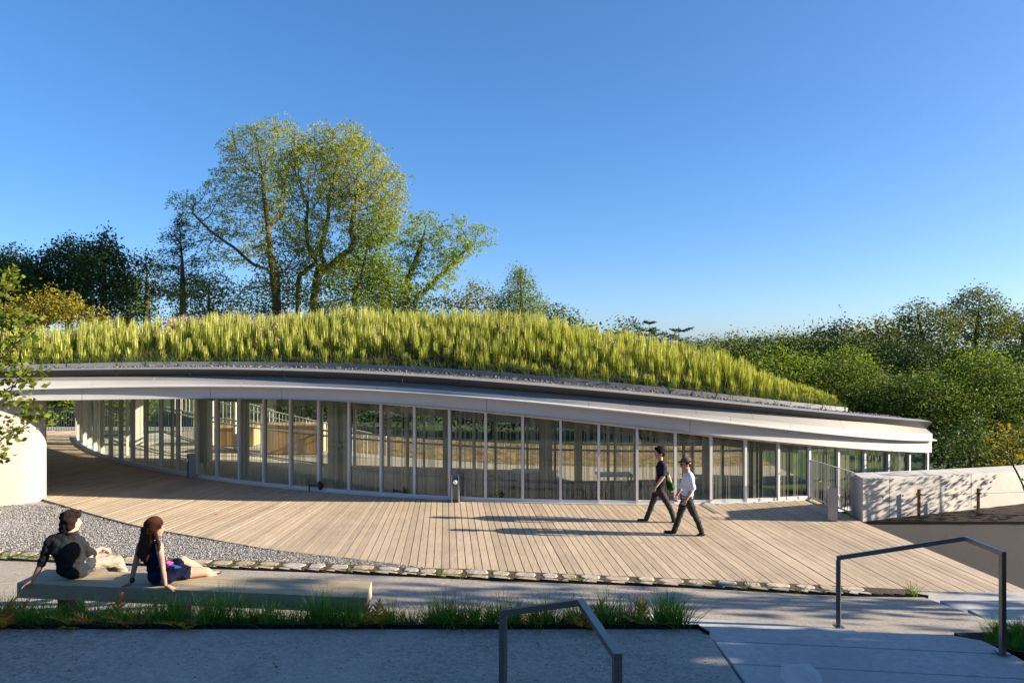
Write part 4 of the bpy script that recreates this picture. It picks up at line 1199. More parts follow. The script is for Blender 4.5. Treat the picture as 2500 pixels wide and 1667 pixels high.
# skyline woods, tree by tree
sky_row = [(1700, 856, 40, 18), (1745, 848, 38, 20), (1795, 842, 40, 22), (1840, 848, 35, 18), (1880, 838, 36, 20), (1925, 834, 40, 22), (1970, 838, 35, 20), (2010, 822, 40, 24), (2055, 812, 42, 26), (2105, 824, 38, 22), (2150, 806, 40, 24), (2195, 815, 45, 26)]
desc = ['pale rounded crown far off just right of the dark pines', 'low far tree second from the pines', 'broad rounded far crown standing out of the wood', 'small far tree in a dip of the skyline', 'far tree with flat crown above the roof slope', 'far tree in the middle of the skyline wood', 'far tree just left of the taller dark crowns', 'taller dark crown left of the windswept one', 'windswept dark crown highest in the distant wood', 'olive crown right of the windswept one', 'bushy far crown left of the umbrella trees', 'far crown at the foot of the umbrella trees']
for i, (px, py, rx, ry) in enumerate(sky_row):
    d = 118-i*3.2
    blob_tree('far_tree', [(px, py, rx, ry), (px-rx*.5, py+ry*.7, rx*.8, ry), (px+rx*.6, py+ry*.8, rx*.7, ry), (px, py+ry*1.9, rx*1.3, ry*1.4)], d, 'far_olive' if i in (3, 9) else ('dark' if i in (7, 8) else 'far'), 140+i, desc[i], group='trees of the far skyline wood', dens=0.5, step=0.9, kill=1.2, nleaf=26, spread=0.7, size=0.42, flat=0.5, tr=0.3, rmin=0.05)
front_row = [(2000, 850, 50, 25, 'far_olive', 'olive crown in front of the skyline wood, centre'), (2100, 850, 50, 25, 'far_olive', 'olive crown in front of the skyline wood, towards the umbrella trees'), (1730, 862, 60, 25, 'far', 'dark low crown in front of the skyline wood behind the roof grass'), (1850, 852, 60, 25, 'dark', 'dark hollow crown in front of the skyline wood'), (2180, 860, 60, 25, 'far', 'low crown in front of the skyline wood under the umbrella trees')]
for i, (px, py, rx, ry, lf_, l) in enumerate(front_row):
    blob_tree('far_tree', [(px, py, rx, ry), (px-rx*.6, py+ry*.6, rx*.7, ry), (px+rx*.6, py+ry*.6, rx*.7, ry), (px, py+ry*1.6, rx, ry)], 72, lf_, 160+i, l, group='trees in front of the skyline wood', dens=0.9, step=0.7, kill=0.9, nleaf=24, spread=0.5, size=0.32, tr=0.25, rmin=0.04)
# closed wood behind everything so that no bare horizon shows between the crowns
def wood_mass(name, x0, x1, y0, y1, h0, h1, n, leaf, size, seed, label):
    r_ = np.random.default_rng(seed); C = []
    for _ in range(n):
        x, y, h = r_.uniform(x0, x1), r_.uniform(y0, y1), r_.uniform(h0, h1); R = h*r_.uniform(0.4, 0.6)
        m = 80
        p = unit(r_.normal(0, 1, (m, 3)))*r_.uniform(0.7, 1, (m, 1))*np.array([R, R, h*0.5]); p += np.array([x, y, h*0.52+ground_z(x, y)]); C.append(p)
    C = np.vstack(C); C = np.repeat(C, 6, 0)+r_.normal(0, size*0.4, (len(C)*6, 3)); V, Q = leaf_quads(C, size*0.36, r_, 0.4, 0.7)
    obj(name, mesh(name, V, Q, LF[leaf]), label=label, cat='wood', kind='stuff')
wood_mass('far_wood', 20, 190, 125, 175, 2.6, 4.2, 110, 'far', 1.5, 1, 'distant closed wood along the right horizon')
wood_mass('far_wood', -160, 16, 90, 140, 5, 8.5, 90, 'dark', 1.5, 2, 'distant dark wood behind the roof at the left')
wood_mass('undergrowth', 14, 42, 33, 52, 1.2, 3.0, 90, 'dark', 0.5, 3, 'dark undergrowth below the trees at the right')

# hedge and garden trees behind the hall, seen through the glass
for i, (x, y, R, lf_, l) in enumerate([(-11, 39, 2.4, 'bright', 'bright green shrub seen through the covered passage'), (-28, 40, 3.0, 'bright', 'sunlit tree behind the picket railing in the passage'), (-6, 37.5, 2.3, 'mid', 'garden shrub seen through the left part of the glass hall'), (-1, 35, 2.2, 'dark', 'dark garden shrub seen through the middle of the glass hall'), (3.5, 34, 2.2, 'mid', 'garden shrub seen through the right middle of the glass hall'), (8, 33.5, 2.2, 'dark', 'dark garden shrub seen through the right part of the glass hall'), (12.5, 33, 2.2, 'mid', 'garden shrub seen through the right end of the glass hall')]):
    t = make_tree('garden_shrub', [(x, y, 1.6, R, R*.8, 1.7), (x-R*.7, y, 1.0, R*.7, R*.6, 1.2), (x+R*.7, y+.3, 1.1, R*.7, R*.6, 1.3)], [dict(p=[(x, y, -0.4), (x+.1, y, 1.5)])], LF[lf_], M['bark'], dens=2.4, step=0.4, kill=0.6, nleaf=11, spread=0.26, size=0.26, seed=180+i, leaf_r=0.03, trunk_r=0.1, rmin=0.02)
    lab(t, l, 'shrub', 'garden shrubs behind the glass hall')

# row of trees outside the picture on the right, which shades terrace, bench and steps
for i, (x, y, R, h) in enumerate([(13.5, 5.5, 2.3, 9.2), (14.5, 2.2, 2.6, 9.5), (15, -1.5, 2.8, 9.5), (20, 4.6, 2.6, 11), (21, 0.5, 3, 11), (12.8, 3.8, 1.9, 8.5)]):
    t = make_tree('shade_tree', [(x, y, 1.6+0.22*h, R, R, 0.22*h), (x, y, h*.62, R*1.05, R, 0.25*h), (x, y, h*.84, R*.8, R*.8, 0.17*h), (x, y, 1.6, R, R, 1.4)], [dict(p=[(x, y, -0.4), (x+.2, y, h*.5), (x, y, h*.85)])], LF['mid'], M['bark'], dens=1.3, step=0.5, kill=0.8, nleaf=12, spread=0.35, size=0.42, seed=200+i, leaf_r=0.03, trunk_r=0.2, rmin=0.03)
    lab(t, ['leafy tree right of the steps, nearest to the asphalt drive', 'leafy tree right of the steps, second from the drive', 'leafy tree right of the steps, farthest from the drive', 'taller leafy tree behind the shade trees, nearer the drive', 'taller leafy tree behind the shade trees, farther from the drive', 'slim leafy tree right of the steps, in front of the other shade trees'][i], group='trees shading the terrace from the right')

for i, x in enumerate((-21, -15.5, -10, -4.5, 1.5, 7)):  # unseen row, put in to screen low sky light from behind the viewpoint
    t = make_tree('shade_tree', [(x, -8.6, 3.2, 3.4, 2.2, 2.9), (x-1, -8.8, 6.2, 3.0, 2.2, 2.6), (x+1.2, -9.0, 5.4, 3, 2.2, 2.6), (x, -8.4, 1.2, 3, 1.8, 1.6)], [dict(p=[(x, -8.6, -0.4), (x+.2, -8.6, 3), (x, -8.6, 6.5)])], LF['dark'], M['bark'], dens=0.8, step=0.55, kill=0.9, nleaf=14, spread=0.42, size=0.45, seed=230+i, leaf_r=0.03, trunk_r=0.22, rmin=0.03)
    lab(t, ['dark leafy tree behind the viewpoint, leftmost of its row', 'dark leafy tree behind the viewpoint, second from the left', 'dark leafy tree behind the viewpoint, third from the left', 'dark leafy tree behind the viewpoint, third from the right', 'dark leafy tree straight behind the viewpoint', 'dark leafy tree behind the viewpoint, rightmost of its row'][i], group='unseen trees screening the low sky behind the viewpoint')

t = make_tree('shade_tree', [(17, 9.0, 4.8, 1.9, 1.1, 3.2), (17, 9.6, 3.0, 1.5, 0.9, 2.2), (20.5, 8.9, 6.0, 2, 1.2, 3.4)], [dict(p=[(17.5, 9, -0.4), (17.5, 9, 4), (17.3, 9, 7)])], LF['mid'], M['bark'], dens=0.11, step=0.5, kill=0.8, nleaf=8, spread=0.4, size=0.36, seed=240, leaf_r=0.03, trunk_r=0.12, rmin=0.02)
lab(t, 'thin crowned tree right of the steps casting dappled shade on the path')
t = make_tree('young_tree', [(14.7, 16.1, 1.9, 1.1, 0.8, 1.2), (14.2, 15.8, 1.2, 0.7, 0.6, 0.8)], [dict(p=[(14.9, 16.1, -0.1), (14.8, 16.1, 1.2), (14.7, 16.1, 2.6)])], LF['mid'], M['bark'], dens=3.0, step=0.25, kill=0.34, nleaf=5, spread=0.14, size=0.12, seed=241, leaf_r=0.012, tip=0.005, trunk_r=0.04)
lab(t, 'young leafy tree in the bark bed just beyond the right edge')
for i, (x, y, l) in enumerate([(-24.6, 36.8, 'low sunlit hedge behind the left half of the passage railing'), (-21.6, 37.2, 'low sunlit hedge behind the right half of the passage railing')]):
    t = make_tree('garden_shrub', [(x, y, 0.5, 1.9, 1.0, 1.0), (x+.8, y+.4, 1.0, 1.3, .9, .9)], [dict(p=[(x, y, -0.4), (x+.1, y, .8)])], LF['bright'], M['bark'], dens=6, step=0.3, kill=0.45, nleaf=22, spread=0.22, size=0.2, seed=250+i, leaf_r=0.03, trunk_r=0.05, rmin=0.02)
    lab(t, l, 'shrub', 'garden shrubs behind the glass hall')

# ------------------------------------------------------------------ young tree with large leaves at the left edge
def sapling(name, stems, leaf, bark, seed, nleaf, spread, size, label, leaf_r=0.008, aspect=0.62, flat=0.55, tip=0.004, dens=30, ells=None, step=0.12, kill=0.16, trunk_r=0.05, droop=0.1):
    t = make_tree(name, ells, [dict(p=s, **k) for s, k in stems], leaf, bark, dens=dens, step=step, kill=kill, nleaf=nleaf, spread=spread, size=size, flat=flat, aspect=aspect, droop=droop, seed=seed, tip=tip, leaf_r=leaf_r, trunk_r=trunk_r, infl=1.2, up=0.15, e=2.4)
    return lab(t, label)
DL = 10.0
LF['hornbeam'] = leafmat('large_sapling_leaf', (0.13, 0.165, 0.02), 0.3, 0.5, 0.03)
def e2(px, py, rx, ry, d=DL): return ell(px, py, rx, ry, d, 0.35)
sapling('young_tree', [(pl([(-60, 1420), (-40, 1200), (-20, 1000), (0, 860), (15, 720), (25, 660)], DL, 0.3), {}),
    (pl([(-20, 1000), (20, 960), (50, 920), (75, 880)], DL), dict(join=1)), (pl([(-30, 1100), (20, 1060), (60, 1040), (85, 1022)], DL), dict(join=1)),
    (pl([(-5, 880), (40, 840), (70, 800), (85, 770)], DL), dict(join=1)), (pl([(-35, 1180), (-10, 1130), (20, 1090)], DL), dict(join=1))],
    LF['hornbeam'], M['bark'], 301, 6, 0.065, 0.10, 'young tree with large bright leaves at the left edge in front of the wing wall',
    ells=[e2(15, 700, 32, 55), e2(30, 790, 45, 50), e2(55, 835, 42, 28), e2(25, 900, 40, 45), e2(70, 930, 30, 28), e2(60, 985, 40, 16), e2(75, 1025, 32, 13), e2(15, 1060, 28, 30), e2(10, 960, 30, 40)], dens=42)
# sapling leaning over the wall at the right edge
DR = 15.6
sapling('young_tree', [(pl([(2530, 1245), (2500, 1190), (2470, 1130), (2440, 1090)], DR, 0.05), {}), (pl([(2500, 1190), (2520, 1120), (2510, 1040)], DR), dict(join=1)), (pl([(2470, 1130), (2490, 1080), (2480, 1030)], DR), dict(join=1)), (pl([(2540, 1245), (2580, 1150), (2600, 1040)], DR, 0.05), {})],
    LF['mid'], M['bark'], 302, 2, 0.08, 0.10, 'thin sapling leaning over the concrete wall at the right edge', ells=[e2(2440, 1100, 40, 35, DR), e2(2490, 1060, 40, 50, DR), e2(2475, 1140, 45, 30, DR), e2(2540, 1110, 60, 70, DR), e2(2620, 1120, 80, 70, DR)], dens=5, trunk_r=0.03)
for i, (px, py, rx, ry, lf_, l) in enumerate([(2370, 1095, 55, 45, 'mid', 'glossy leaved shrub behind the concrete wall'), (2460, 1080, 50, 55, 'gold', 'yellow green shrub behind the wall at the right edge')]):
    d = 18.6
    t = make_tree('leafy_shrub', [ell(px, py, rx, ry, d), ell(px-rx*.4, py+ry*.6, rx*.8, ry*.8, d), ell(px+rx*.5, py+ry*.4, rx*.7, ry*.8, d)], [dict(p=pl([(px, 1240), (px, py)], d, -0.3))], LF[lf_], M['bark'], dens=14, step=0.2, kill=0.24, nleaf=8, spread=0.1, size=0.10, seed=310+i, leaf_r=0.012, tip=0.005, trunk_r=0.04)
    lab(t, l, 'shrub')
# ------------------------------------------------------------------ concrete wall at the right, bed, stakes, fence, bollards
wall = empty('concrete_wall', (10, 16.4, 0), label='low pale concrete wall with a folded end beside the deck', cat='wall')
front = spline([(8.12, 15.82), (10, 16.35), (11.6, 16.9), (13.1, 17.45), (16, 18.6), (19, 20)], 40)
bk = spline([(8.26, 16.55), (9.8, 17.05), (11.4, 17.6), (12.9, 18.15), (15.7, 19.3), (18.7, 20.7)], 40)
cuts = [0, 3, 14, 25, 39]
for a, c in zip(cuts[:-1], cuts[1:]):
    f_ = [tuple(p) for p in front[a:c+1]]; b_ = [tuple(p) for p in bk[a:c+1]]
    g = 0.003
    d0 = np.array(f_[1])-np.array(f_[0]); d0 = d0/np.linalg.norm(d0)*g
    if a > 0: f_[0] = tuple(np.array(f_[0])+d0); b_[0] = tuple(np.array(b_[0])+d0)
    bb = MB(); bb.prism(f_+b_[::-1], -0.5, lambda x, y: 0.985-0.025*(x-8.1))
    bevel(bb.build('wall_panel', M['concrete'], wall), 0.012, 2)
for px, py in ((2155, 1213), (2204, 1209.5)):
    t_ = (px-1250)/F
    y = float(np.interp(t_, front[:, 0]/front[:, 1], front[:, 1])); x = t_*y; z = CH-(py-HZ)*y/F
    bb = MB(); bb.tube([(x, y-0.006, z), (x, y+0.02, z)], 0.022, 10); bb.build('tie_hole', M['dark'], wall)
rows = []
for t in np.linspace(0, 1, 7):
    r_ = []
    for i, (fx, fy) in enumerate(front):
        u = i/39.0
        x = fx; y0 = 15.62+0.001*(fx-8); y = y0+(fy+0.02-y0)*t
        z = -0.01+0.05*t*min(1, (fx-8.1)/1.5)+0.02*noise.noise(Vector((x*3, y*3, 0)))*t
        r_.append((x, y, z))
    rows.append(r_)
sheet('wall_bed', rows, M['soil'], kind='structure')
b = MB(); b.bar((8.1, 15.60, 0.0), (30, 15.63, 0.0), 0.02, 0.09)
b.build('bed_edging', M['black_steel'], label='black steel edging between asphalt and the bed below the wall', cat='edging')
stk = []
for i, (px, top, bot) in enumerate([(2243, 1195, 1262), (2388, 1193, 1258)]):
    x, y, z = at(px, bot, 0.03); h = (bot-top)*y/F
    s_ = empty('stake', (x, y, z), label=['rusty steel stake in the bark bed, nearer the wall end', 'rusty steel stake in the bark bed, nearer the right edge'][i], cat='stake', group='rusty stakes in front of the wall')
    bb = MB(); bb.bar((x-0.018, y, z), (x-0.018, y, z+h), 0.008, 0.045); bb.bar((x+0.006, y-0.018, z), (x+0.006, y-0.018, z+h), 0.045, 0.008); bb.build('post', M['rust'], s_)
    bb = MB(); bb.box(x-0.05, x+0.06, y-0.03, y+0.02, z+h*0.80, z+h*0.86); bb.build('bracket', M['rust'], s_)
    bb = MB(); bb.box(x-0.035, x+0.03, y-0.03, y+0.02, z+h, z+h+0.012); bb.build('cap', M['rust'], s_)
    stk.append((x, y, z+h*0.83))
b = MB(); p0, p1 = stk
b.tube([(p0[0]-0.0, p0[1], p0[2]), ((p0[0]+p1[0])/2, (p0[1]+p1[1])/2, (p0[2]+p1[2])/2-0.02), p1, (p1[0]+2.5, p1[1]+0.3, p1[2])], 0.004, 5)
b.build('wire', M['rust'], label='thin wire strung between the two rusty stakes', cat='wire')

fen = empty('railing', (8.0, 17.1, 0), label='grey picket railing on the deck edge between glass and concrete wall', cat='railing')
fa, fb = Vector((7.93, 18.07, 0)), Vector((8.14, 16.3, 0))
bb = MB(); bb.bar(fa+Vector((0, 0, 1.045)), fb+Vector((0, 0, 1.045)), 0.05, 0.014); bb.build('handrail', M['fence'], fen)
bb = MB(); bb.bar(fa+Vector((0, 0, 0.06)), fb+Vector((0, 0, 0.06)), 0.012, 0.04); bb.build('bottom_rail', M['fence'], fen)
for p in (fa, fb):
    bb = MB(); bb.bar(p, p+Vector((0, 0, 1.038)), 0.014, 0.09, up=(1, 0, 0)); bb.build('post', M['fence'], fen)
for i in range(1, 16):
    p = fa.lerp(fb, i/16.0); bb = MB(); bb.bar(p+Vector((0, 0, 0.04)), p+Vector((0, 0, 1.038)), 0.013, 0.013); bb.build('picket', M['fence'], fen)

def bollard(x, y, rz, h, label, w_=0.20, dp=0.17):
    o = empty('bollard_light', (0, 0, 0))
    t = 0.025
    bb = MB()
    bb.box(-w_/2, w_/2, dp/2-t, dp/2, 0, h); bb.box(-w_/2, -w_/2+t, -dp/2, dp/2-t, 0, h); bb.box(w_/2-t, w_/2, -dp/2, dp/2-t, 0, h)
    bb.build('channel', M['bollard'], o)
    bb = MB(); bb.tube([(0, dp/2-t, h*0.76), (0, -dp/2-0.02, h*0.74)], [0.058, 0.058], 14); bb.build('lamp_body', M['bollard'], o, smooth=False)
    for k in range(3):
        bb = MB(); yy = -0.01-k*0.032; bb.tube([(0, yy, h*0.75), (0, yy-0.012, h*0.75)], [0.064, 0.064], 14); bb.build('fin', M['white_metal'], o)
    bb = MB(); bb.tube([(0, -dp/2-0.02, h*0.74), (0, -dp/2-0.05, h*0.737)], [0.055, 0.045], 14); bb.build('lens', M['lampglass'], o)
    bb = MB(); bb.tube([(0, dp/2-t-0.012, 0.01), (0, dp/2-t-0.012, h*0.7)], 0.008, 6); bb.build('conduit', M['bollard'], o)
    o.location = (x, y, 0.003); o.rotation_euler = (0, 0, rz)
    lab(o, label, 'bollard light', 'bollard lights along the deck')
x, y, _ = at(1112, 1225); bollard(x, y, 0.0, 0.72, 'bollard light in sun in front of the middle of the glass')
x, y, _ = at(467, 1166); bollard(x, y, -0.75, 0.74, 'bollard light in the canopy shade at the left', 0.2, 0.2)
x, y, _ = at(2033, 1270); bollard(x, y, 1.15, 0.76, 'bollard light beside the railing at the right', 0.2, 0.2)

# ------------------------------------------------------------------ handrails
def handrail(B, P, A, fB, fA, wB, label):
    """flat bar rail: post at B, level run to P, sloping run down to A, post at A"""
    o = empty('handrail', (fA[0], fA[1], fA[2]), label=label, cat='handrail', group='stainless handrails at the steps')
    B, P, A = Vector(B), Vector(P), Vector(A)
    w_, h_ = wB
    d1 = (P-B).normalized(); d2 = (A-P).normalized()
    bb = MB()
    # one continuous mitred bar
    up1 = Vector((0, 0, 1)); r1 = d1.cross(up1).normalized(); u1 = r1.cross(d1)
    r2 = d2.cross(up1).normalized(); u2 = r2.cross(d2)
    rm = (r1+r2).normalized(); um = (u1+u2).normalized()
    secs = [(B-d1*h_*0.5, r1, u1), (P, rm/max(0.5, rm.dot(r1)), um), (A+d2*h_*0.5, r2, u2)]
    v = []
    for p, r, u in secs:
        v += [p-r*w_/2-u*h_, p+r*w_/2-u*h_, p+r*w_/2, p-r*w_/2]
    f = [(3, 2, 1, 0), (8, 9, 10, 11)]
    for i in range(2):
        for j in range(4): f.append((i*4+j, i*4+(j+1) % 4, i*4+4+(j+1) % 4, i*4+4+j))
    bb.add(v, f); o1 = bb.build('rail', M['steel'], o); bevel(o1, 0.002, 1)
    for top, foot, d in ((B, fB, d1), (A, fA, d2)):
        bb = MB(); dd = Vector((d.x, d.y, 0)).normalized()
        q = Vector(foot); t_ = Vector((q.x, q.y, top.z-h_-0.001))
        bb.bar(q, t_, w_, h_, up=(dd.x, dd.y, 0)); bevel(bb.build('post', M['steel'], o), 0.002, 1)
        bb = MB(); bb.box(q.x-0.055, q.x+0.055, q.y-0.055, q.y+0.055, q.z+0.001, q.z+0.012); bb.build('base_plate', M['steel'], o)
    return o
handrail((5.28, 7.35, 1.82), (5.26, 7.93, 1.82), (4.15, 8.68, 1.366), (5.28, 7.35, 0.722), (4.15, 8.68, 0.462), (0.05, 0.052), 'brushed steel handrail at the right, beyond the concrete steps')
handrail((0.80, 5.2, 1.69), (0.63, 6.3, 1.69), (-0.088, 6.7, 1.44), (0.80, 5.2, TZ), (-0.088, 6.7, TZ), (0.066, 0.06), 'brushed steel handrail standing in the dark gravel in the foreground')

# ------------------------------------------------------------------ bench
bench = empty('bench', (-4.2, 9.05, 0.44), label='long thick timber bench on which the couple sits', cat='bench')
bc = [(-6.55, 9.03), (-1.805, 8.5), (-1.867, 9.1), (-6.55, 9.6)]
def lerp2(a, b, t): return (a[0]+(b[0]-a[0])*t, a[1]+(b[1]-a[1])*t)
for i in range(4):
    t0, t1 = i/4+(0.002 if i else 0), (i+1)/4-(0.002 if i < 3 else 0)
    bb = MB(); bb.prism([lerp2(bc[0], bc[3], t0), lerp2(bc[1], bc[2], t0), lerp2(bc[1], bc[2], t1), lerp2(bc[0], bc[3], t1)], 0.70, 0.90)
    bevel(bb.build('beam', M['bench'], bench), 0.006, 2)
for t in (0.12, 0.45, 0.86):
    p = lerp2(lerp2(bc[0], bc[3], 0.5), lerp2(bc[1], bc[2], 0.5), t)
    bb = MB(); bb.box(p[0]-0.07, p[0]+0.07, p[1]-0.16, p[1]+0.2, 0.38, 0.70); bb.build('leg', M['black_steel'], bench)

# ------------------------------------------------------------------ kerb stones beside the path
strip = empty('kerb_stones', (-2, 12, 0), label='row of rounded field stones between deck and gravel path', cat='kerb')
strip['kind'] = 'structure'
rs = random.Random(3)
def stone(cx, cy, a, wx, wy, hz):
    n = rs.randint(8, 10); ring = []
    for j in range(n):
        t = 2*PI*j/n+rs.uniform(-0.2, 0.2); k = 1/max(abs(math.cos(t)), abs(math.sin(t)))**0.55
        ring.append((math.cos(t)*wx/2*k*rs.uniform(.86, 1.0), math.sin(t)*wy/2*k*rs.uniform(.86, 1.0)))
    v = [(x, y, -0.12) for x, y in ring]+[(x*0.99, y*0.99, hz*0.75*rs.uniform(.9, 1.1)) for x, y in ring]+[(x*0.86, y*0.86, hz*rs.uniform(.93, 1.07)) for x, y in ring]+[(0, 0, hz*1.02)]
    f = []
    for j in range(n):
        k = (j+1) % n
        f += [(j, k, n+k, n+j), (n+j, n+k, 2*n+k, 2*n+j), (2*n+j, 2*n+k, 3*n)]
    ca, sa = math.cos(a), math.sin(a)
    v = [(cx+x*ca-y*sa, cy+x*sa+y*ca, 0.02+z) for x, y, z in v]
    obj('stone', mesh('stone', v, f, M['stone']), strip)
x = -14.5
gaps = []
while x < 5.6:
    y0 = edging_y(x)+0.03; y1 = (cobble_y(x)-0.015)
    wdt = rs.uniform(0.30, 0.52); xc = x+wdt/2
    y0 = edging_y(xc)+0.03; y1 = min(cobble_y(xc), cobble_y(x))-0.015
    dpt = y1-y0
    if dpt < 0.1: x += wdt; continue
    sl_ = math.atan2(edging_y(x+wdt)-edging_y(x), wdt)
    if dpt > 0.42:
        m_ = rs.uniform(0.45, 0.6)
        stone(xc, y0+dpt*m_/2, sl_, wdt*0.98, dpt*m_*0.96, rs.uniform(0.034, 0.043))
        w2 = wdt*rs.uniform(.85, 1.0); stone(xc+rs.uniform(-.03, .03), y0+dpt*(1+m_)/2, sl_, w2, dpt*(1-m_)*0.96, rs.uniform(0.034, 0.043))
    else:
        stone(xc, y0+dpt/2, sl_+rs.uniform(-.08, .08), wdt*0.985, dpt*0.97, rs.uniform(0.034, 0.043))
    gaps.append((x, y0+dpt*rs.uniform(0.1, 0.5)))
    x += wdt+0.012

# ------------------------------------------------------------------ small plants
def tuft_mesh(n, h, spread, lean, width, seed, m):
    r_ = np.random.default_rng(seed)
    C = np.concatenate([r_.normal(0, spread, (n, 2)), np.zeros((n, 1))], 1)
    V, Q = blades(C, h*r_.uniform(0.5, 1.1, n), r_.normal(0, lean, (n, 2))+C[:, :2]*1.5, np.full(n, width), r_, 3, 0.6)
    return mesh('grass_tuft', V, Q, m)
kt = [tuft_mesh(34, 0.13, 0.05, 0.05, 0.008, 500+i, LF['tuft_bright']) for i in range(3)]
for i, (x, y) in enumerate(gaps):
    if rs.random() < 0.72:
        o = obj('grass_tuft', kt[i % 3], label='small bright grass tuft growing between the kerb stones', cat='grass tuft', group='grass tufts between the kerb stones')
        o.location = (x+rs.uniform(-.1, .1), y, 0.03); o.rotation_euler = (0, 0, rs.uniform(0, 6)); s_ = rs.uniform(0.6, 1.5); o.scale = (s_*1.25, s_*1.25, s_)
for x, y, h in ((-8.6, 12.7, 1.2), (-8.2, 12.65, 1.3), (-9.1, 12.75, 1.1)):
    o = obj('grass_tuft', kt[0], label='small bright grass tuft growing between the kerb stones', cat='grass tuft', group='grass tufts between the kerb stones'); o.location = (x, y, 0.05); o.scale = (2.2, 1.6, h)
o = obj('grass_tuft', tuft_mesh(50, 0.26, 0.05, 0.09, 0.009, 520, LF['tuft_bright']), label='taller single grass tuft at the right end of the kerb', cat='grass tuft')
o.location = at(2230, 1452, 0.08)
bt = [tuft_mesh(115, 0.385, 0.036, 0.12, 0.011, 530+i, LF['tuft']) for i in range(5)]
placed = []
tries = 0
while len(placed) < 190 and tries < 9000:
    tries += 1
    x = rs.uniform(-7.6, 2.0); y = EDGE_Y+rs.uniform(0.07, 0.42)
    if all((x-a)**2+(y-b_)**2 > 0.15**2 for a, b_ in placed): placed.append((x, y))
for i, (x, y) in enumerate(placed):
    zz = TZ-0.05-0.26*(y-EDGE_Y)/0.62
    if rs.random() < 0.30:
        continue
    o = obj('grass_tuft', bt[i % 5], label='dark green grass tuft in the planting bed below the bench', cat='grass tuft', group='grass tufts in the planting bed')
    o.location = (x, y, zz); o.rotation_euler = (0, 0, rs.uniform(0, 6)); s_ = rs.uniform(0.8, 1.25); o.scale = (s_, s_, s_*rs.uniform(0.9, 1.3))
    placed[i] = None
for i in range(26):
    x, y = rs.uniform(5.6, 6.5), rs.uniform(7.55, 8.4)
    o = obj('grass_tuft', bt[i % 5], label='dark green grass tuft in the bed beside the right handrail', cat='grass tuft', group='grass tufts beside the right handrail')
    o.location = (x, y, 0.50); o.rotation_euler = (0, 0, rs.uniform(0, 6)); s_ = rs.uniform(0.4, 0.8); o.scale = (s_,)*3

def fern_mesh(seed, m, nf=5):
    r_ = np.random.default_rng(seed); V = []; Q = []
    for k in range(nf):
        a = k*6.28/nf+r_.normal(0, .4); L = r_.uniform(0.22, 0.36); up_ = r_.uniform(0.6, 1.2)
        prev = np.zeros(3); n = 9
        pts = []
        for t in np.linspace(0, 1, n):
            pts.append(np.array([math.cos(a)*L*t*0.7, math.sin(a)*L*t*0.7, L*up_*(t-0.45*t*t)]))
        for i in range(1, n):
            t = i/n; w_ = 0.075*math.sin(PI*min(1, t*0.85+0.15))*(1.05-t)+0.006
            d = pts[i]-pts[i-1]; s_ = np.array([-math.sin(a), math.cos(a), 0])
            for sg in (-1, 1):
                b0 = len(V); tip_ = pts[i]+sg*s_*w_+d*0.6+np.array([0, 0, 0.012])
                V += [pts[i-1], pts[i]*0.6+pts[i-1]*0.4+sg*s_*w_*0.45, tip_, pts[i]]; Q.append((b0, b0+1, b0+2, b0+3))
    return mesh('fern', np.array(V), np.array(Q), m)
fm = [fern_mesh(600+i, LF['fern'] if i % 2 == 0 else LF['fern_green']) for i in range(4)]
for i, q in enumerate(placed):
    if q is None: continue
    x, y = q; zz = TZ-0.05-0.26*(y-EDGE_Y)/0.62
    j = rs.randint(0, 3)
    o = obj('fern', fm[j], label='young fern with copper fronds in the planting bed' if j % 2 == 0 else 'young fern with yellow green fronds in the planting bed', cat='fern', group='copper ferns in the planting bed' if j % 2 == 0 else 'yellow green ferns in the planting bed')
    o.location = (x, y, zz); o.rotation_euler = (0, 0, rs.uniform(0, 6)); s_ = rs.uniform(1.15, 1.85); o.scale = (s_,)*3

# ------------------------------------------------------------------ things behind the glass
def text_obj(txt, size, m, parent, loc, rotz=0.0, name='lettering'):
    cu = bpy.data.curves.new(name, 'FONT'); cu.body = txt; cu.size = size; cu.extrude = 0.004; cu.offset = 0.004; cu.align_x = 'CENTER'; cu.align_y = 'CENTER'
    o = bpy.data.objects.new(name, cu); COL.objects.link(o)
    dg = bpy.context.evaluated_depsgraph_get(); me = bpy.data.meshes.new_from_object(o.evaluated_get(dg)); bpy.data.objects.remove(o)
    me.transform(Matrix.Translation(loc) @ Matrix.Rotation(rotz, 4, 'Z') @ Matrix.Rotation(PI/2, 4, 'X'))
    me.materials.clear(); me.materials.append(m)
    return obj(name, me, parent)
M['sign_clear'] = mat('sign_plate', (0.45, 0.47, 0.42), 0.4)
for i, (px, py, d, l) in enumerate([(1176, 1107, 19.2, 'small red EXIT sign behind the glass in the middle'), (818, 1088, 21.5, 'small red EXIT sign behind the glass left of the middle')]):
    x, y, z = atd(px, py, d)
    s_ = empty('exit_sign', (x, y, z), label=l, cat='exit sign', group='exit signs')
    bb = MB(); bb.box(x-0.16, x+0.16, y, y+0.015, z-0.09, z+0.09); bb.build('plate', M['glass_clear'], s_)
    text_obj('EXIT', 0.13, M['exit_red'], s_, (x, y-0.006, z))
    bb = MB(); bb.tube([(x, y+0.008, z+0.09), (x, y+0.008, z+0.9)], 0.008, 6); bb.build('rod', M['frame_in'], s_)
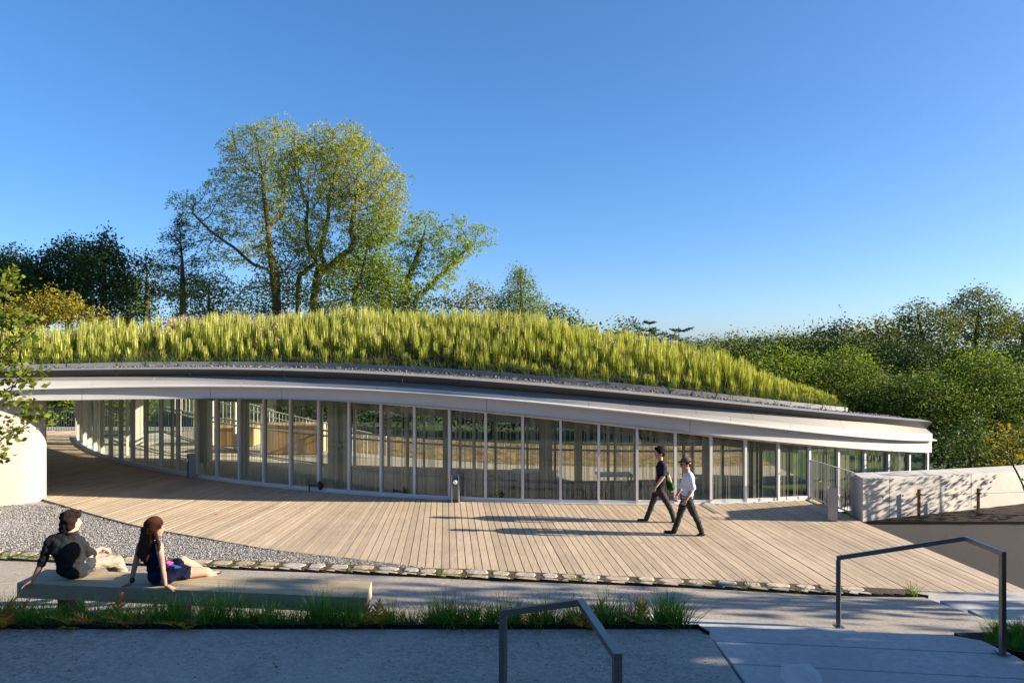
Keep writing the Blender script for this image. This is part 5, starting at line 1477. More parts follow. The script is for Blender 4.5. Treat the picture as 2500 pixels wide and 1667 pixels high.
# floor spotlights on low stands
for i, (px, py) in enumerate([(775, 1180), (985, 1192), (1222, 1203), (1430, 1204), (1478, 1205)]):
    x, y, _ = at(px, py+24); y += 0.25
    s_ = empty('floor_spotlight', (x, y, 0), label=['black floor spotlight behind the glass, left of the other four', 'black floor spotlight behind the glass between the left one and the middle bollard', 'black floor spotlight behind the glass just right of the middle bollard', 'black floor spotlight behind the glass, left one of the close pair', 'black floor spotlight behind the glass, right one of the close pair'][i], cat='spotlight', group='floor spotlights in the hall')
    bb = MB(); bb.tube([(x-0.3, y, 0.16), (x, y, 0.16)], 0.022, 8); bb.build('arm', M['dark'], s_)
    bb = MB(); bb.tube([(x-0.04, y, 0.26), (x+0.05, y-0.03, 0.17), (x+0.0, y-0.05, 0.07)], [0.05, 0.085, 0.05], 12); bb.build('head', M['dark'], s_)
    bb = MB(); bb.tube([(x-0.3, y, 0.0), (x-0.3, y, 0.2)], 0.02, 8); bb.build('stand', M['dark'], s_)
# white sloping stair railing and timber planter beyond the left half of the hall
for i, (xa, ya, za, xb, yb, zb, n_, l) in enumerate([(-15.2, 30.8, 2.35, -10.2, 29.2, 1.35, 26, 'white sloping railing seen through the left end of the glass'), (-9.8, 27.2, 1.55, -4.6, 25.0, 0.75, 34, 'white sloping railing seen through the glass left of the middle')]):
    a, c = Vector((xa, ya, za)), Vector((xb, yb, zb))
    o = empty('railing', (xa, ya, 0), label=l, cat='railing', group='white railings behind the hall')
    bb = MB(); bb.bar(a, c, 0.04, 0.04); bb.build('handrail', M['rail_white'], o)
    bb = MB(); bb.bar(a-Vector((0, 0, .25)), c-Vector((0, 0, .25)), 0.025, 0.025); bb.build('mid_rail', M['rail_white'], o)
    for k in range(n_+1):
        p = a.lerp(c, k/n_); bb = MB(); bb.bar(Vector((p.x, p.y, max(-0.4, p.z-1.1))), p, 0.018, 0.018); bb.build('picket', M['rail_white'], o)
for i, (x0, x1, y, h, l) in enumerate([(-9.4, -7.3, 25.9, 1.05, 'raw timber planter box seen through the glass, the taller one'), (-12.6, -10.6, 28.0, 0.7, 'low raw timber planter box seen through the left glass')]):
    o = empty('timber_planter', (x0, y, 0), label=l, cat='planter', group='timber planters behind the hall')
    k = 0; x = x0
    while x < x1-0.05:
        bb = MB(); bb.box(x+0.004, x+0.14, y, y+0.03, 0.0, h); bb.build('plank', M['crate'], o); x += 0.144
    bb = MB(); bb.box(x0, x1, y+0.031, y+0.9, 0.0, h-0.02); bb.build('body', M['crate'], o)
    bb = MB(); bb.box(x0-0.03, x1+0.03, y-0.03, y+0.93, h+0.001, h+0.05); bb.build('rim', M['crate'], o)
# low white tables and a green chair
for i, (x, y) in enumerate([(0.5, 19.9), (2.9, 19.4)]):
    o = empty('low_table', (x, y, 0), label=['low white table in the hall, nearer the green chair', 'low white table in the hall, right of the first'][i], cat='table', group='low tables in the hall')
    bb = MB(); bb.box(x-0.5, x+0.5, y-0.3, y+0.3, 0.40, 0.44); bb.build('top', M['rail_white'], o)
    for sx in (-.44, .44):
        for sy in (-.25, .25):
            bb = MB(); bb.box(x+sx-.02, x+sx+.02, y+sy-.02, y+sy+.02, 0, 0.399); bb.build('leg', M['frame_in'], o)
x, y = -0.55, 19.3
o = empty('chair', (x, y, 0), label='bright green chair in the hall behind the middle bollard', cat='chair')
M['chair_green'] = mat('green_plastic', (0.35, 0.55, 0.06), 0.45)
bb = MB(); bb.box(x-.22, x+.22, y-.22, y+.22, 0.42, 0.45); bb.build('seat', M['chair_green'], o)
bb = MB(); bb.box(x-.25, x-.22, y-.2, y+.2, 0.45, 0.85); bb.build('backrest', M['chair_green'], o)
for sx in (-.19, .19):
    for sy in (-.19, .19):
        bb = MB(); bb.tube([(x+sx, y+sy, 0), (x+sx*.9, y+sy*.9, 0.419)], 0.014, 6); bb.build('leg', M['frame_in'], o)
# pale stones scattered on the dark gravel
rng = np.random.default_rng(77)
pp = np.stack([rng.uniform(-7, 2.2, 420), rng.uniform(6.4, EDGE_Y-0.03, 420), np.full(420, TZ+0.004)], 1)
pebbles('scattered_gravel', pp, 0.011, M['peb_pale'], rng, label='loose pale chippings scattered on the dark gravel terrace', cat='gravel', kind='stuff')
# stray leaves on the paving
lm = leafmat('fallen_leaf', (0.30, 0.13, 0.05), 0.3, 0.2)
for i, (px, py, z, l) in enumerate([(675, 1629, TZ, 'brown fallen leaf on the dark gravel, left of the steel handrail'), (533, 1255, 0.004, 'brown fallen leaf on the sunlit deck at the left'), (1569, 1325, 0.004, 'brown fallen leaf on the deck below the walking pair'), (1129, 1540, TZ+.02, 'brown fallen leaf lying at the bed edging')]):
    x, y, _ = at(px, py, z)
    V, Q = leaf_quads(np.array([[x, y, z+0.012]]), 0.07, np.random.default_rng(i), 0.95, 0.6)
    obj('fallen_leaf', mesh('fallen_leaf', V, Q, lm), label=l, cat='leaf')
# ------------------------------------------------------------------ people
def capsule(p0, p1, r0, r1, k=14, nr=4):
    p0, p1 = np.array(p0, float), np.array(p1, float)
    d = p1-p0; L = np.linalg.norm(d); d = d/max(L, 1e-6)
    ref = np.array([0, 0, 1.0]) if abs(d[2]) < 0.9 else np.array([1.0, 0, 0])
    u = np.cross(d, ref); u /= np.linalg.norm(u); w_ = np.cross(d, u)
    rings = []
    for i in range(1, nr+1):
        a = PI/2*i/nr; rings.append((p0-d*r0*math.cos(a), r0*math.sin(a)))
    for i in range(nr, 0, -1):
        a = PI/2*i/nr; rings.append((p1+d*r1*math.cos(a), r1*math.sin(a)))
    ang = np.arange(k)*2*PI/k; V = [p0-d*r0]
    for c, r in rings: V.extend(c+r*(np.cos(ang)[:, None]*u+np.sin(ang)[:, None]*w_))
    V.append(p1+d*r1); n = len(rings); f = []
    for j in range(k): f.append((0, 1+(j+1) % k, 1+j))
    for i in range(n-1):
        for j in range(k): f.append((1+i*k+j, 1+i*k+(j+1) % k, 1+(i+1)*k+(j+1) % k, 1+(i+1)*k+j))
    e_ = 1+n*k
    for j in range(k): f.append((e_, 1+(n-1)*k+j, 1+(n-1)*k+(j+1) % k))
    return [tuple(v) for v in V], f

class Body:
    """tapered limbs and rounded masses fused into one continuous skin, coloured by the nearest mass"""
    def __init__(s): s.p = []
    def cap(s, p0, p1, r0, r1, m): s.p.append(('c', np.array(p0, float), np.array(p1, float), r0, r1, m)); return s
    def chain(s, pts, rad, m):
        for i in range(len(pts)-1): s.cap(pts[i], pts[i+1], rad[i], rad[i+1], m)
        return s
    def ell(s, c, r, m, rot=None): s.p.append(('e', np.array(c, float), np.array(r, float), np.array(rot if rot is not None else np.eye(3), float), 0, m)); return s
    def build(s, name, mats, parent, voxel=0.011, smooth_it=3, wrinkle=None, seed=0, extra=None):
        V = []; Fc = []
        for q in s.p:
            if q[0] == 'c': v, f = capsule(q[1], q[2], q[3], q[4])
            else:
                v, f = capsule((0, 0, -1e-4), (0, 0, 1e-4), 1, 1, 18, 7)
                v = [tuple(q[1]+q[3] @ (np.array(x)*q[2])) for x in v]
            b0 = len(V); V += v; Fc += [tuple(i+b0 for i in g) for g in f]
        o = bpy.data.objects.new('tmp', mesh('tmp', V, Fc)); COL.objects.link(o)
        r_ = o.modifiers.new('r', 'REMESH'); r_.mode = 'VOXEL'; r_.voxel_size = voxel
        if smooth_it:
            sm = o.modifiers.new('s', 'SMOOTH'); sm.factor = 0.5; sm.iterations = smooth_it
        dg = bpy.context.evaluated_depsgraph_get(); me = bpy.data.meshes.new_from_object(o.evaluated_get(dg)); bpy.data.objects.remove(o)
        n = len(me.vertices); co = np.empty(n*3); me.vertices.foreach_get('co', co); co = co.reshape(-1, 3)
        def near(P):
            best = np.full(len(P), 1e9); mi = np.zeros(len(P), int)
            for q in s.p:
                if q[0] == 'c':
                    d = q[2]-q[1]; t = np.clip(((P-q[1])@d)/max(d@d, 1e-9), 0, 1)
                    dist = np.linalg.norm(P-(q[1]+t[:, None]*d), axis=1)-(q[3]+t*(q[4]-q[3]))
                else:
                    l = (P-q[1])@q[3]; k = np.linalg.norm(l/q[2], axis=1); dist = (k-1)*q[2].min()
                w_ = dist < best; best[w_] = dist[w_]; mi[w_] = q[5]
            return mi
        if wrinkle:
            vm = near(co); nr = np.empty(n*3); me.vertices.foreach_get('normal', nr); nr = nr.reshape(-1, 3)
            for i in range(n):
                a = wrinkle.get(int(vm[i]), 0)
                if a:
                    p = co[i]
                    h = noise.noise(Vector((p[0]*11+seed, p[1]*11, p[2]*17)))+0.5*noise.noise(Vector((p[0]*26, p[1]*26+seed, p[2]*34)))
                    co[i] += nr[i]*a*h
            me.vertices.foreach_set('co', co.ravel())
        fc = np.array([f.center for f in me.polygons]); mi = near(fc)
        me.materials.clear()
        for m_ in mats: me.materials.append(m_)
        me.polygons.foreach_set('material_index', mi.astype(np.int32)); me.polygons.foreach_set('use_smooth', np.ones(len(me.polygons), bool))
        if extra:
            import bmesh
            bm = bmesh.new(); bm.from_mesh(me)
            for v, f, m_ in extra:
                vs = [bm.verts.new(x) for x in v]
                for g in f:
                    try: fc_ = bm.faces.new([vs[i] for i in g]); fc_.material_index = m_; fc_.smooth = True
                    except ValueError: pass
            bm.to_mesh(me); bm.free()
        me.update(); me.name = name
        return obj(name, me, parent)

def frame3(fwd, up):
    f = np.array(fwd, float); f /= np.linalg.norm(f); u = np.array(up, float); u = u-f*(u@f); u /= np.linalg.norm(u)
    r = np.cross(f, u)            # right-hand side of the person
    return f, r, u

def head(B, c, fwd, skin, up=(0, 0, 1), k=1.0):
    """head with brow, nose, lips, chin and ears around centre c (eye height)"""
    f, r, u = frame3(fwd, up); R = np.stack([r, f, u], 1)
    P = lambda x, y, z: np.array(c)+(r*x+f*y+u*z)*k
    B.ell(P(0, -0.012, 0.035), np.array([0.073, 0.094, 0.083])*k, skin, R)
    B.ell(P(0, 0.025, -0.035), np.array([0.056, 0.062, 0.075])*k, skin, R)
    B.ell(P(0, 0.055, -0.092), np.array([0.030, 0.026, 0.022])*k, skin, R)
    B.cap(P(0, 0.083, 0.012), P(0, 0.103, -0.030), 0.009*k, 0.014*k, skin)
    B.cap(P(-0.017, 0.083, -0.058), P(0.017, 0.083, -0.058), 0.009*k, 0.009*k, skin)
    B.cap(P(-0.03, 0.076, 0.024), P(0.03, 0.076, 0.024), 0.014*k, 0.014*k, skin)
    for s in (-1, 1): B.ell(P(0.073*s, -0.01, -0.01), np.array([0.010, 0.020, 0.032])*k, skin, R)
    return P, R

def eyes(P, root, m_w, m_d, k=1.0):
    for s in (-1, 1):
        bb = MB(); v, f = capsule(P(0.030*s, 0.078, 0.0), P(0.030*s, 0.0785, 0.0), 0.0115, 0.0115, 8, 3); bb.add(v, f)
        v, f = capsule(P(0.030*s, 0.087, 0.0), P(0.030*s, 0.0872, 0.0), 0.0055, 0.0055, 8, 3); bb.add(v, f, 1)
        bb.build('eye', [m_w, m_d], root, True)

def hand(wrist, fdir, pdir, side, curl=0.5, spread=0.12, skin=0, k=1.0):
    """palm, four bent fingers of unequal length and a thumb from the side of the palm; returns shells to join to the body"""
    f, s_, n = frame3(fdir, -np.array(pdir, float))   # f fingers, n back of the hand
    s_ = s_*side
    out = []
    W = np.array(wrist, float)
    def ad(a, b, r0, r1): v, fc = capsule(a, b, r0, r1, 8, 3); out.append((v, fc, skin))
    for i in range(4):
        o = (i-1.5)*0.0195*k
        ad(W+f*0.008, W+f*0.085*k+s_*o, 0.019*k, 0.0125*k)
    for i, L in enumerate((0.072, 0.082, 0.076, 0.060)):
        o = (i-1.5)*0.0195*k; b = W+f*0.085*k+s_*o
        d = f+s_*(i-1.5)*spread; d /= np.linalg.norm(d); a = 0.0; p = b
        for j, (q, r0, r1) in enumerate(((0.45, .0098, .009), (0.32, .009, .0083), (0.23, .0083, .007))):
            a += curl*(0.6 if j == 0 else 0.8)
            dd = d*math.cos(a)-n*math.sin(a); e_ = p+dd*L*q*k; ad(p, e_, r0*k, r1*k); p = e_
    b = W+f*0.022*k-s_*0.028*k; d = f*0.62-s_*0.72-n*0.25; d /= np.linalg.norm(d)
    e1 = b+d*0.042*k; ad(W+f*0.012, b, 0.016*k, 0.0145*k); ad(b, e1, 0.0135*k, 0.011*k)
    d2 = d+f*0.55-n*curl*0.5; d2 /= np.linalg.norm(d2); ad(e1, e1+d2*0.030*k, 0.0105*k, 0.008*k)
    return out

def hair_mesh(name, prims, m, root, seed, amp=0.012, voxel=0.011):
    B = Body()
    for q in prims:
        if len(q) == 4: B.cap(q[0], q[1], q[2], q[3], 0)
        else: B.ell(q[0], np.array(q[1])*1.15, 0, q[2])
    return B.build(name, [m], root, voxel, 1, {0: amp}, seed)

M['skin'] = mat('skin', (0.48, 0.27, 0.19), 0.55, spec=0.3)
M['skin_tan'] = mat('tanned_skin', (0.42, 0.24, 0.16), 0.55, spec=0.3)
def cloth(name, c, var=0.25, scale=30):
    m = mat(name, c, 0.9, spec=0.12); b = NB(m); n = b.noise(b.coord(), scale, 4, 0.6)
    b.col(b.mix(tuple(x*(1-var) for x in c), tuple(min(1, x*(1+var)) for x in c), n)); b.bump(n, 0.15, 0.004); return m
M['black_shirt'] = cloth('black_shirt_cloth', (0.016, 0.017, 0.019))
M['navy_tee'] = cloth('dark_navy_tee', (0.014, 0.015, 0.024))
M['white_shirt'] = cloth('white_shirt_cloth', (0.62, 0.63, 0.66), 0.06)
M['charcoal'] = cloth('charcoal_trousers', (0.038, 0.036, 0.036))
M['charcoal2'] = cloth('dark_grey_trousers', (0.032, 0.032, 0.036))
M['khaki'] = cloth('khaki_trousers', (0.27, 0.225, 0.175))
M['slate'] = cloth('slate_cloth', (0.03, 0.036, 0.05))
M['navy'] = cloth('navy_dress_cloth', (0.008, 0.010, 0.032))
M['hair_dark'] = cloth('dark_brown_hair', (0.016, 0.010, 0.008), 0.5, 60)
M['hair_black'] = cloth('black_hair', (0.008, 0.007, 0.007), 0.5, 60)
M['hair_brown'] = cloth('auburn_hair', (0.055, 0.022, 0.012), 0.5, 60)
M['shoe'] = mat('black_shoe_leather', (0.012, 0.012, 0.013), 0.4)
M['sole'] = mat('white_sole_rubber', (0.55, 0.55, 0.53), 0.6)
M['shoe_white'] = mat('pale_trainer', (0.55, 0.54, 0.52), 0.6)
M['green_bag'] = cloth('green_bag_cloth', (0.02, 0.085, 0.022), 0.3)
M['eye_w'] = mat('eye_white', (0.75, 0.73, 0.70), 0.3)
M['eye_d'] = mat('eye_iris', (0.03, 0.02, 0.015), 0.2)
M['lens_dark'] = mat('dark_lens', (0.01, 0.01, 0.012), 0.15)
M['watch'] = mat('watch_band', (0.25, 0.25, 0.26), 0.35, 0.6)
M['pink'] = cloth('pink_print', (0.55, 0.10, 0.38), 0.1)
M['teal'] = cloth('blue_print', (0.03, 0.11, 0.34), 0.1)
M['lanyard'] = mat('red_lanyard', (0.55, 0.03, 0.03), 0.6)

# ---- the two men walking to the left on the deck
def walker(label, px_ref, py_ref, d, J, mats, hair, shirt_hem, seed, tuck):
    """J: joints as photo (column, row, depth offset)"""
    sc = d/F
    def W(px, py, dy=0.0):
        y = d+dy; return np.array([(px-1250)*y/F, y, CH-(py-HZ)*y/F])
    P = {k: W(*v) for k, v in J.items()}
    root = empty('person', (P['hip'][0], d, 0.0), label=label, cat='person', group='pair of men walking on the deck')
    B = Body(); SK, SH, TR, SO = 0, 1, 2, 3
    hip, chest, neck = P['hip'], P['chest'], P['neck']
    sy = 0.185; hy = 0.095
    up = unit(neck-hip)
    # torso
    B.ell(chest+np.array([0, 0, 0.03]), (0.125, 0.185, 0.20), SH)
    B.ell((hip+chest)/2, (0.118, 0.155, 0.20), SH)
    B.ell(hip+np.array([0, 0, 0.06 if tuck else 0.0]), (0.125, 0.165, 0.12), SH)
    B.ell(hip+np.array([0.005, 0, -0.06]), (0.120, 0.160, 0.12), TR)
    for s in (-1, 1):
        B.cap(neck+np.array([0.01, s*0.03, -0.012]), chest+np.array([0, s*sy*0.93, 0.125]), 0.062, 0.068, SH)
    B.cap(neck+np.array([0, 0, -0.05]), P['head']+np.array([0.012, 0, -0.06]), 0.064, 0.058, SK)
    B.ell(neck+np.array([0.012, 0, -0.022]), (0.078, 0.125, 0.050), SH)
    Ph, R = head(B, P['head']+np.array([0, 0, -0.035]), (-1, -0.12, -0.05), SK, k=1.17)
    extra = []
    for side, sgn in (('n', -1), ('f', 1)):
        S_ = chest+np.array([0.0, sgn*sy, 0.10]); E, Wr, Hd = P['elbow_'+side], P['wrist_'+side], P['hand_'+side]
        cut = 0.80 if seed == 1 else 1.0
        mid = S_+(E-S_)*cut
        B.cap(S_, mid, 0.064, 0.056, SH)
        if seed == 2: B.cap(E, E+(Wr-E)*0.22, 0.052, 0.046, SH)
        B.chain([S_+(E-S_)*0.7, E, E+(Wr-E)*0.35, Wr], [0.050, 0.045, 0.044, 0.030], SK)
        extra += hand(Wr, unit(Hd-Wr), (0.1, -sgn*0.9, 0), sgn, 0.5, 0.05, SK)
        K, A, T, H = P['knee_'+side], P['ankle_'+side], P['toe_'+side], P['heel_'+side]
        Hp = hip+np.array([0, sgn*hy, -0.05])
        B.chain([Hp, (Hp+K)/2+np.array([-.008, 0, 0]), K, K+(A-K)*0.4+np.array([0.012, 0, 0]), A], [0.098, 0.087, 0.068, 0.063, 0.058], TR)
        t_ = unit(T-H)
        B.chain([H+np.array([0, 0, 0.012])-t_*-0.03, (H+T)/2+np.array([0, 0, 0.010]), T-t_*0.03], [0.038, 0.040, 0.028], SO)
        B.cap(A, H+t_*0.06+np.array([0, 0, 0.01]), 0.042, 0.036, SO)
    B.build('body', mats, root, 0.011, 3, {SH: 0.011, TR: 0.012}, seed*3.7, extra)
    eyes(Ph, root, M['eye_w'], M['eye_d'])
    hair_mesh('hair', hair(Ph, R), M['hair_black'] if seed == 1 else M['hair_dark'], root, seed)
    return root, P, Ph, R
J1 = dict(head=(1610, 1101.5), neck=(1612.5, 1127), chest=(1615, 1150), hip=(1611, 1190),
    elbow_n=(1619, 1163, -0.24), wrist_n=(1601, 1188, -0.27), hand_n=(1594, 1200, -0.25), elbow_f=(1632, 1163, 0.25), wrist_f=(1640, 1186, 0.22), hand_f=(1641, 1197, 0.2),
    knee_n=(1630, 1229, -0.08), ankle_n=(1645, 1266, -0.06), toe_n=(1632, 1281, -0.08), heel_n=(1655, 1269, -0.06),
    knee_f=(1593, 1226, 0.10), ankle_f=(1579, 1263, 0.08), toe_f=(1555, 1268, 0.1), heel_f=(1583, 1273, 0.08))
def hair1(P, R):
    return [(P(0, -0.020, 0.055), np.array([0.090, 0.104, 0.088]), R), (P(0, 0.045, 0.088), np.array([0.072, 0.058, 0.035]), R), (P(0, -0.060, -0.010), np.array([0.078, 0.055, 0.075]), R), (P(0.062, 0.0, 0.035), np.array([0.028, 0.06, 0.055]), R), (P(-0.062, 0.0, 0.035), np.array([0.028, 0.06, 0.055]), R)]
r1, P1, H1, R1 = walker('man in black t-shirt and charcoal trousers walking left, farther from the camera', 1611, 1190, 15.75, J1, [M['skin_tan'], M['navy_tee'], M['charcoal'], M['shoe']], hair1, 0, 1, False)
bb = MB(); c = P1['wrist_n']; a_ = unit(P1['wrist_n']-P1['elbow_n']); v, f = capsule(c-a_*0.012, c+a_*0.004, 0.034, 0.034, 12, 2); bb.add(v, f); bb.build('watch', M['watch'], r1, True)
bb = MB()
cx_ = P1['chest'][0]-0.128
bb.box(cx_-0.004, cx_+0.004, 15.62, 15.68, P1['chest'][2]-0.17, P1['chest'][2]-0.08); bb.build('badge', M['lanyard'], r1)
bag = empty('shoulder_bag', (P1['hip'][0]+0.25, 15.75, 0.9), label='green and black cloth bag hanging behind the man in the black t-shirt', cat='bag')
B = Body(); h_ = P1['hip']
B.cap(h_+np.array([0.17, 0.10, 0.20]), h_+np.array([0.25, 0.0, 0.02]), 0.055, 0.09, 0); B.cap(h_+np.array([0.24, 0.12, 0.06]), h_+np.array([0.26, -0.10, 0.01]), 0.06, 0.06, 0); B.cap(h_+np.array([0.20, 0.1, 0.12]), h_+np.array([0.31, -0.02, 0.02]), 0.05, 0.05, 0)
B.build('pouch', [M['green_bag']], bag, 0.012, 2, {0: 0.02}, 5)
bb = MB(); bb.tube([h_+np.array([0.24, 0.02, 0.12]), h_+np.array([0.13, 0.16, 0.40]), P1['chest']+np.array([0.05, 0.17, 0.17]), P1['chest']+np.array([-0.09, 0.15, 0.10]), h_+np.array([-0.02, 0.19, 0.10]), h_+np.array([0.2, 0.12, 0.05])], 0.014, 8); bb.build('strap', M['shoe'], bag, True)

J2 = dict(head=(1674, 1129), neck=(1679, 1155), chest=(1681, 1175), hip=(1678, 1213),
    elbow_n=(1692, 1191, -0.25), wrist_n=(1676, 1219, -0.27), hand_n=(1668, 1232, -0.25), elbow_f=(1664, 1188, 0.24), wrist_f=(1653, 1208, 0.24), hand_f=(1650, 1219, 0.22),
    knee_n=(1697, 1259, -0.08), ankle_n=(1713, 1299, -0.07), toe_n=(1693, 1311, -0.1), heel_n=(1722, 1303, -0.07),
    knee_f=(1660, 1254, 0.09), ankle_f=(1646, 1295, 0.09), toe_f=(1619, 1297, 0.1), heel_f=(1650, 1302, 0.09))
def hair2(P, R):
    return [(P(0, -0.022, 0.050), np.array([0.082, 0.092, 0.076]), R), (P(0, -0.065, 0.0), np.array([0.066, 0.038, 0.058]), R), (P(0.058, -0.015, 0.03), np.array([0.024, 0.045, 0.04]), R), (P(-0.058, -0.015, 0.03), np.array([0.024, 0.045, 0.04]), R)]
r2, P2, H2, R2 = walker('man in white shirt, dark visor cap and sunglasses walking left, nearer the camera', 1678, 1213, 14.65, J2, [M['skin_tan'], M['white_shirt'], M['charcoal2'], M['shoe']], hair2, 0, 2, True)
B = Body(); B.ell(H2(0, -0.012, 0.075), (0.099, 0.115, 0.070), 0, R2); B.cap(H2(-0.045, 0.085, 0.052), H2(0.045, 0.085, 0.052), 0.016, 0.016, 0); B.cap(H2(-0.03, 0.13, 0.045), H2(0.03, 0.13, 0.045), 0.012, 0.012, 0); B.cap(H2(0, 0.08, 0.055), H2(0, 0.13, 0.046), 0.03, 0.02, 0)
M['cap_grey'] = cloth('grey_brown_cap', (0.10, 0.075, 0.07)); B.build('cap', [M['cap_grey']], r2, 0.010, 2)
bb = MB()
for s in (-1, 1): v, f = capsule(H2(0.016*s, 0.096, 0.003), H2(0.045*s, 0.088, 0.003), 0.015, 0.014, 8, 3); bb.add(v, f)
for s in (-1, 1): bb.bar(H2(0.062*s, 0.082, 0.008), H2(0.080*s, -0.01, 0.008), 0.005, 0.008)
bb.build('sunglasses', M['lens_dark'], r2)
B = Body(); n_ = P2['neck']; B.cap(n_+np.array([-0.045, -0.05, -0.035]), n_+np.array([0.04, -0.05, -0.012]), 0.02, 0.018, 0); B.cap(n_+np.array([-0.045, 0.05, -0.035]), n_+np.array([0.04, 0.05, -0.012]), 0.02, 0.018, 0); B.cap(n_+np.array([0.045, -0.045, -0.01]), n_+np.array([0.045, 0.045, -0.01]), 0.018, 0.018, 0); B.build('collar', [M['white_shirt']], r2, 0.009, 2)
bb = MB(); hp = P2['hip']+np.array([0, 0, 0.035]); ring = [tuple(hp+np.array([0.128*math.cos(a), 0.168*math.sin(a), 0])) for a in np.linspace(0, 2*PI, 25)]; bb.tube(ring, 0.014, 6, cap=False); bb.build('belt', M['shoe'], r2, True)

# ---- the couple on the bench
def at3(px, py, d): return np.array(atd(px, py, d))
ZB = 0.90
def seated_man():
    root = empty('person', (-5.9, 9.22, ZB), label='dark haired man in black shirt and khaki trousers seated on the bench, seen from behind', cat='person')
    SK, SH, TR, SL, SO = 0, 1, 2, 3, 4
    B = Body()
    hip = np.array([-5.93, 9.24, ZB+0.12]); neck = at3(173, 1300, 9.12); chest = at3(163, 1340, 9.13); hd = at3(174, 1270, 9.14)
    SLp = at3(124, 1318, 9.05); SRp = at3(196, 1322, 9.25)
    ax = unit(SRp-SLp); Rm = np.stack([ax, unit(np.cross([0, 0, 1], ax)), [0, 0, 1]], 1)
    B.ell(chest, (0.205, 0.125, 0.20), SH, Rm); B.ell((chest+hip)/2, (0.185, 0.125, 0.20), SH, Rm); B.ell(hip+np.array([0, 0, -0.01]), (0.20, 0.15, 0.13), SH, Rm)
    for p in (SLp, SRp): B.cap(neck+np.array([0, 0, -0.02]), p, 0.06, 0.066, SH)
    B.cap(neck+np.array([0, 0, -0.02]), hd+np.array([0, 0, -0.05]), 0.058, 0.052, SK)
    Ph, R = head(B, hd+np.array([0, 0, -0.015]), (0.86, 0.50, -0.02), SK, k=1.12)
    extra = []
    # left arm: straight back to the bench edge
    E, Wr, Hd = at3(104, 1370, 9.02), at3(81, 1407, 9.0), at3(68, 1423, 9.02)
    Wr[2] = ZB+0.055; Hd = np.array([Wr[0]-0.07, Wr[1]-0.03, ZB+0.012])
    B.chain([SLp, E+(SLp-E)*0.1, E+(Wr-E)*0.12], [0.066, 0.055, 0.05], SH); B.chain([E, E+(Wr-E)*0.4, Wr], [0.042, 0.040, 0.028], SK)
    extra += hand(Wr, unit(Hd-Wr), (0, 0, -1), -1, 0.22, 0.12, SK)
    # right arm: elbow bent, hand on the raised knee
    K = at3(256, 1352, 9.62)
    E, Wr = at3(221, 1353, 9.36), at3(246, 1338, 9.56)
    B.chain([SRp, E+(SRp-E)*0.15, E+(Wr-E)*0.18], [0.066, 0.056, 0.052], SH); B.chain([E, E+(Wr-E)*0.4, Wr], [0.042, 0.040, 0.028], SK)
    extra += hand(Wr, unit(np.array([0.6, 0.35, -0.25])), (-0.2, 0.1, -1), 1, 0.55, 0.06, SK)
    # right leg raised and crossed, left leg down behind the bench
    HR = hip+ax*0.09+np.array([0, 0.02, 0]); HL = hip-ax*0.09
    B.cap(HR, HR+(K-HR)*0.35, 0.115, 0.105, SL); B.cap(HL, HL+np.array([0.2, 0.18, 0.01]), 0.11, 0.10, SL)
    A = at3(281, 1402, 9.86)
    B.chain([HR+(K-HR)*0.3, (HR+K)/2+np.array([0, 0, 0.012]), K+np.array([0, 0, -0.05]), K+(A-K)*0.45, A], [0.10, 0.092, 0.076, 0.066, 0.056], TR)
    toe = A+np.array([0.16, 0.13, -0.03]); B.chain([A+np.array([0.0, 0, -0.03]), (A+toe)/2+np.array([0, 0, -0.02]), toe], [0.042, 0.042, 0.032], SO)
    KL = np.array([-5.58, 9.66, ZB+0.10]); AL = np.array([-5.52, 9.84, 0.50]); tl = AL+np.array([0.12, 0.17, -0.05])
    B.chain([HL+np.array([0.15, 0.12, 0.01]), KL, (KL+AL)/2, AL], [0.095, 0.078, 0.066, 0.055], TR); B.chain([AL+np.array([0, 0, -0.04]), (AL+tl)/2, tl], [0.042, 0.042, 0.03], SO)
    B.build('body', [M['skin'], M['black_shirt'], M['khaki'], M['slate'], M['shoe_white']], root, 0.011, 3, {SH: 0.016, TR: 0.014, SL: 0.01}, 2.2, extra)
    eyes(Ph, root, M['eye_w'], M['eye_d'])
    hair_mesh('hair', [(Ph(0, -0.02, 0.052), np.array([0.090, 0.106, 0.092]), R), (Ph(0, -0.070, -0.045), np.array([0.082, 0.055, 0.095]), R), (Ph(0.064, -0.015, -0.005), np.array([0.034, 0.062, 0.082]), R), (Ph(-0.064, -0.015, -0.005), np.array([0.034, 0.062, 0.082]), R), (Ph(0, 0.055, 0.082), np.array([0.07, 0.05, 0.04]), R)], M['hair_dark'], root, 3, 0.016)
    bb = MB()
    for s in (-1, 1): v, f = capsule(Ph(0.018*s, 0.09, 0.115), Ph(0.048*s, 0.075, 0.112), 0.018, 0.016, 8, 3); bb.add(v, f)
    for s in (-1, 1): bb.bar(Ph(0.064*s, 0.07, 0.112), Ph(0.092*s, -0.02, 0.07), 0.006, 0.008)
    bb.build('sunglasses', M['lens_dark'], root)
    B = Body(); n_ = neck+np.array([0, 0, 0.0]); ff, rr, uu = frame3((0.5, 0.85, 0), (0, 0, 1))
    for a in np.linspace(0.4, 2*PI-0.4, 9)[:-1]:
        a2 = a+0.72; q = lambda t: n_+rr*0.062*math.sin(t)*1.0+ff*0.062*math.cos(t)+np.array([0, 0, 0.005]); B.cap(q(a), q(a2), 0.017, 0.017, 0)
    B.build('collar', [M['black_shirt']], root, 0.009, 2)
    bb = MB(); c = at3(199, 1384, 9.08); bb.bar(c, c+np.array([0.045, 0.02, 0.022]), 0.004, 0.010); bb.build('pocket_tab', M['shoe_white'], root)
seated_man()

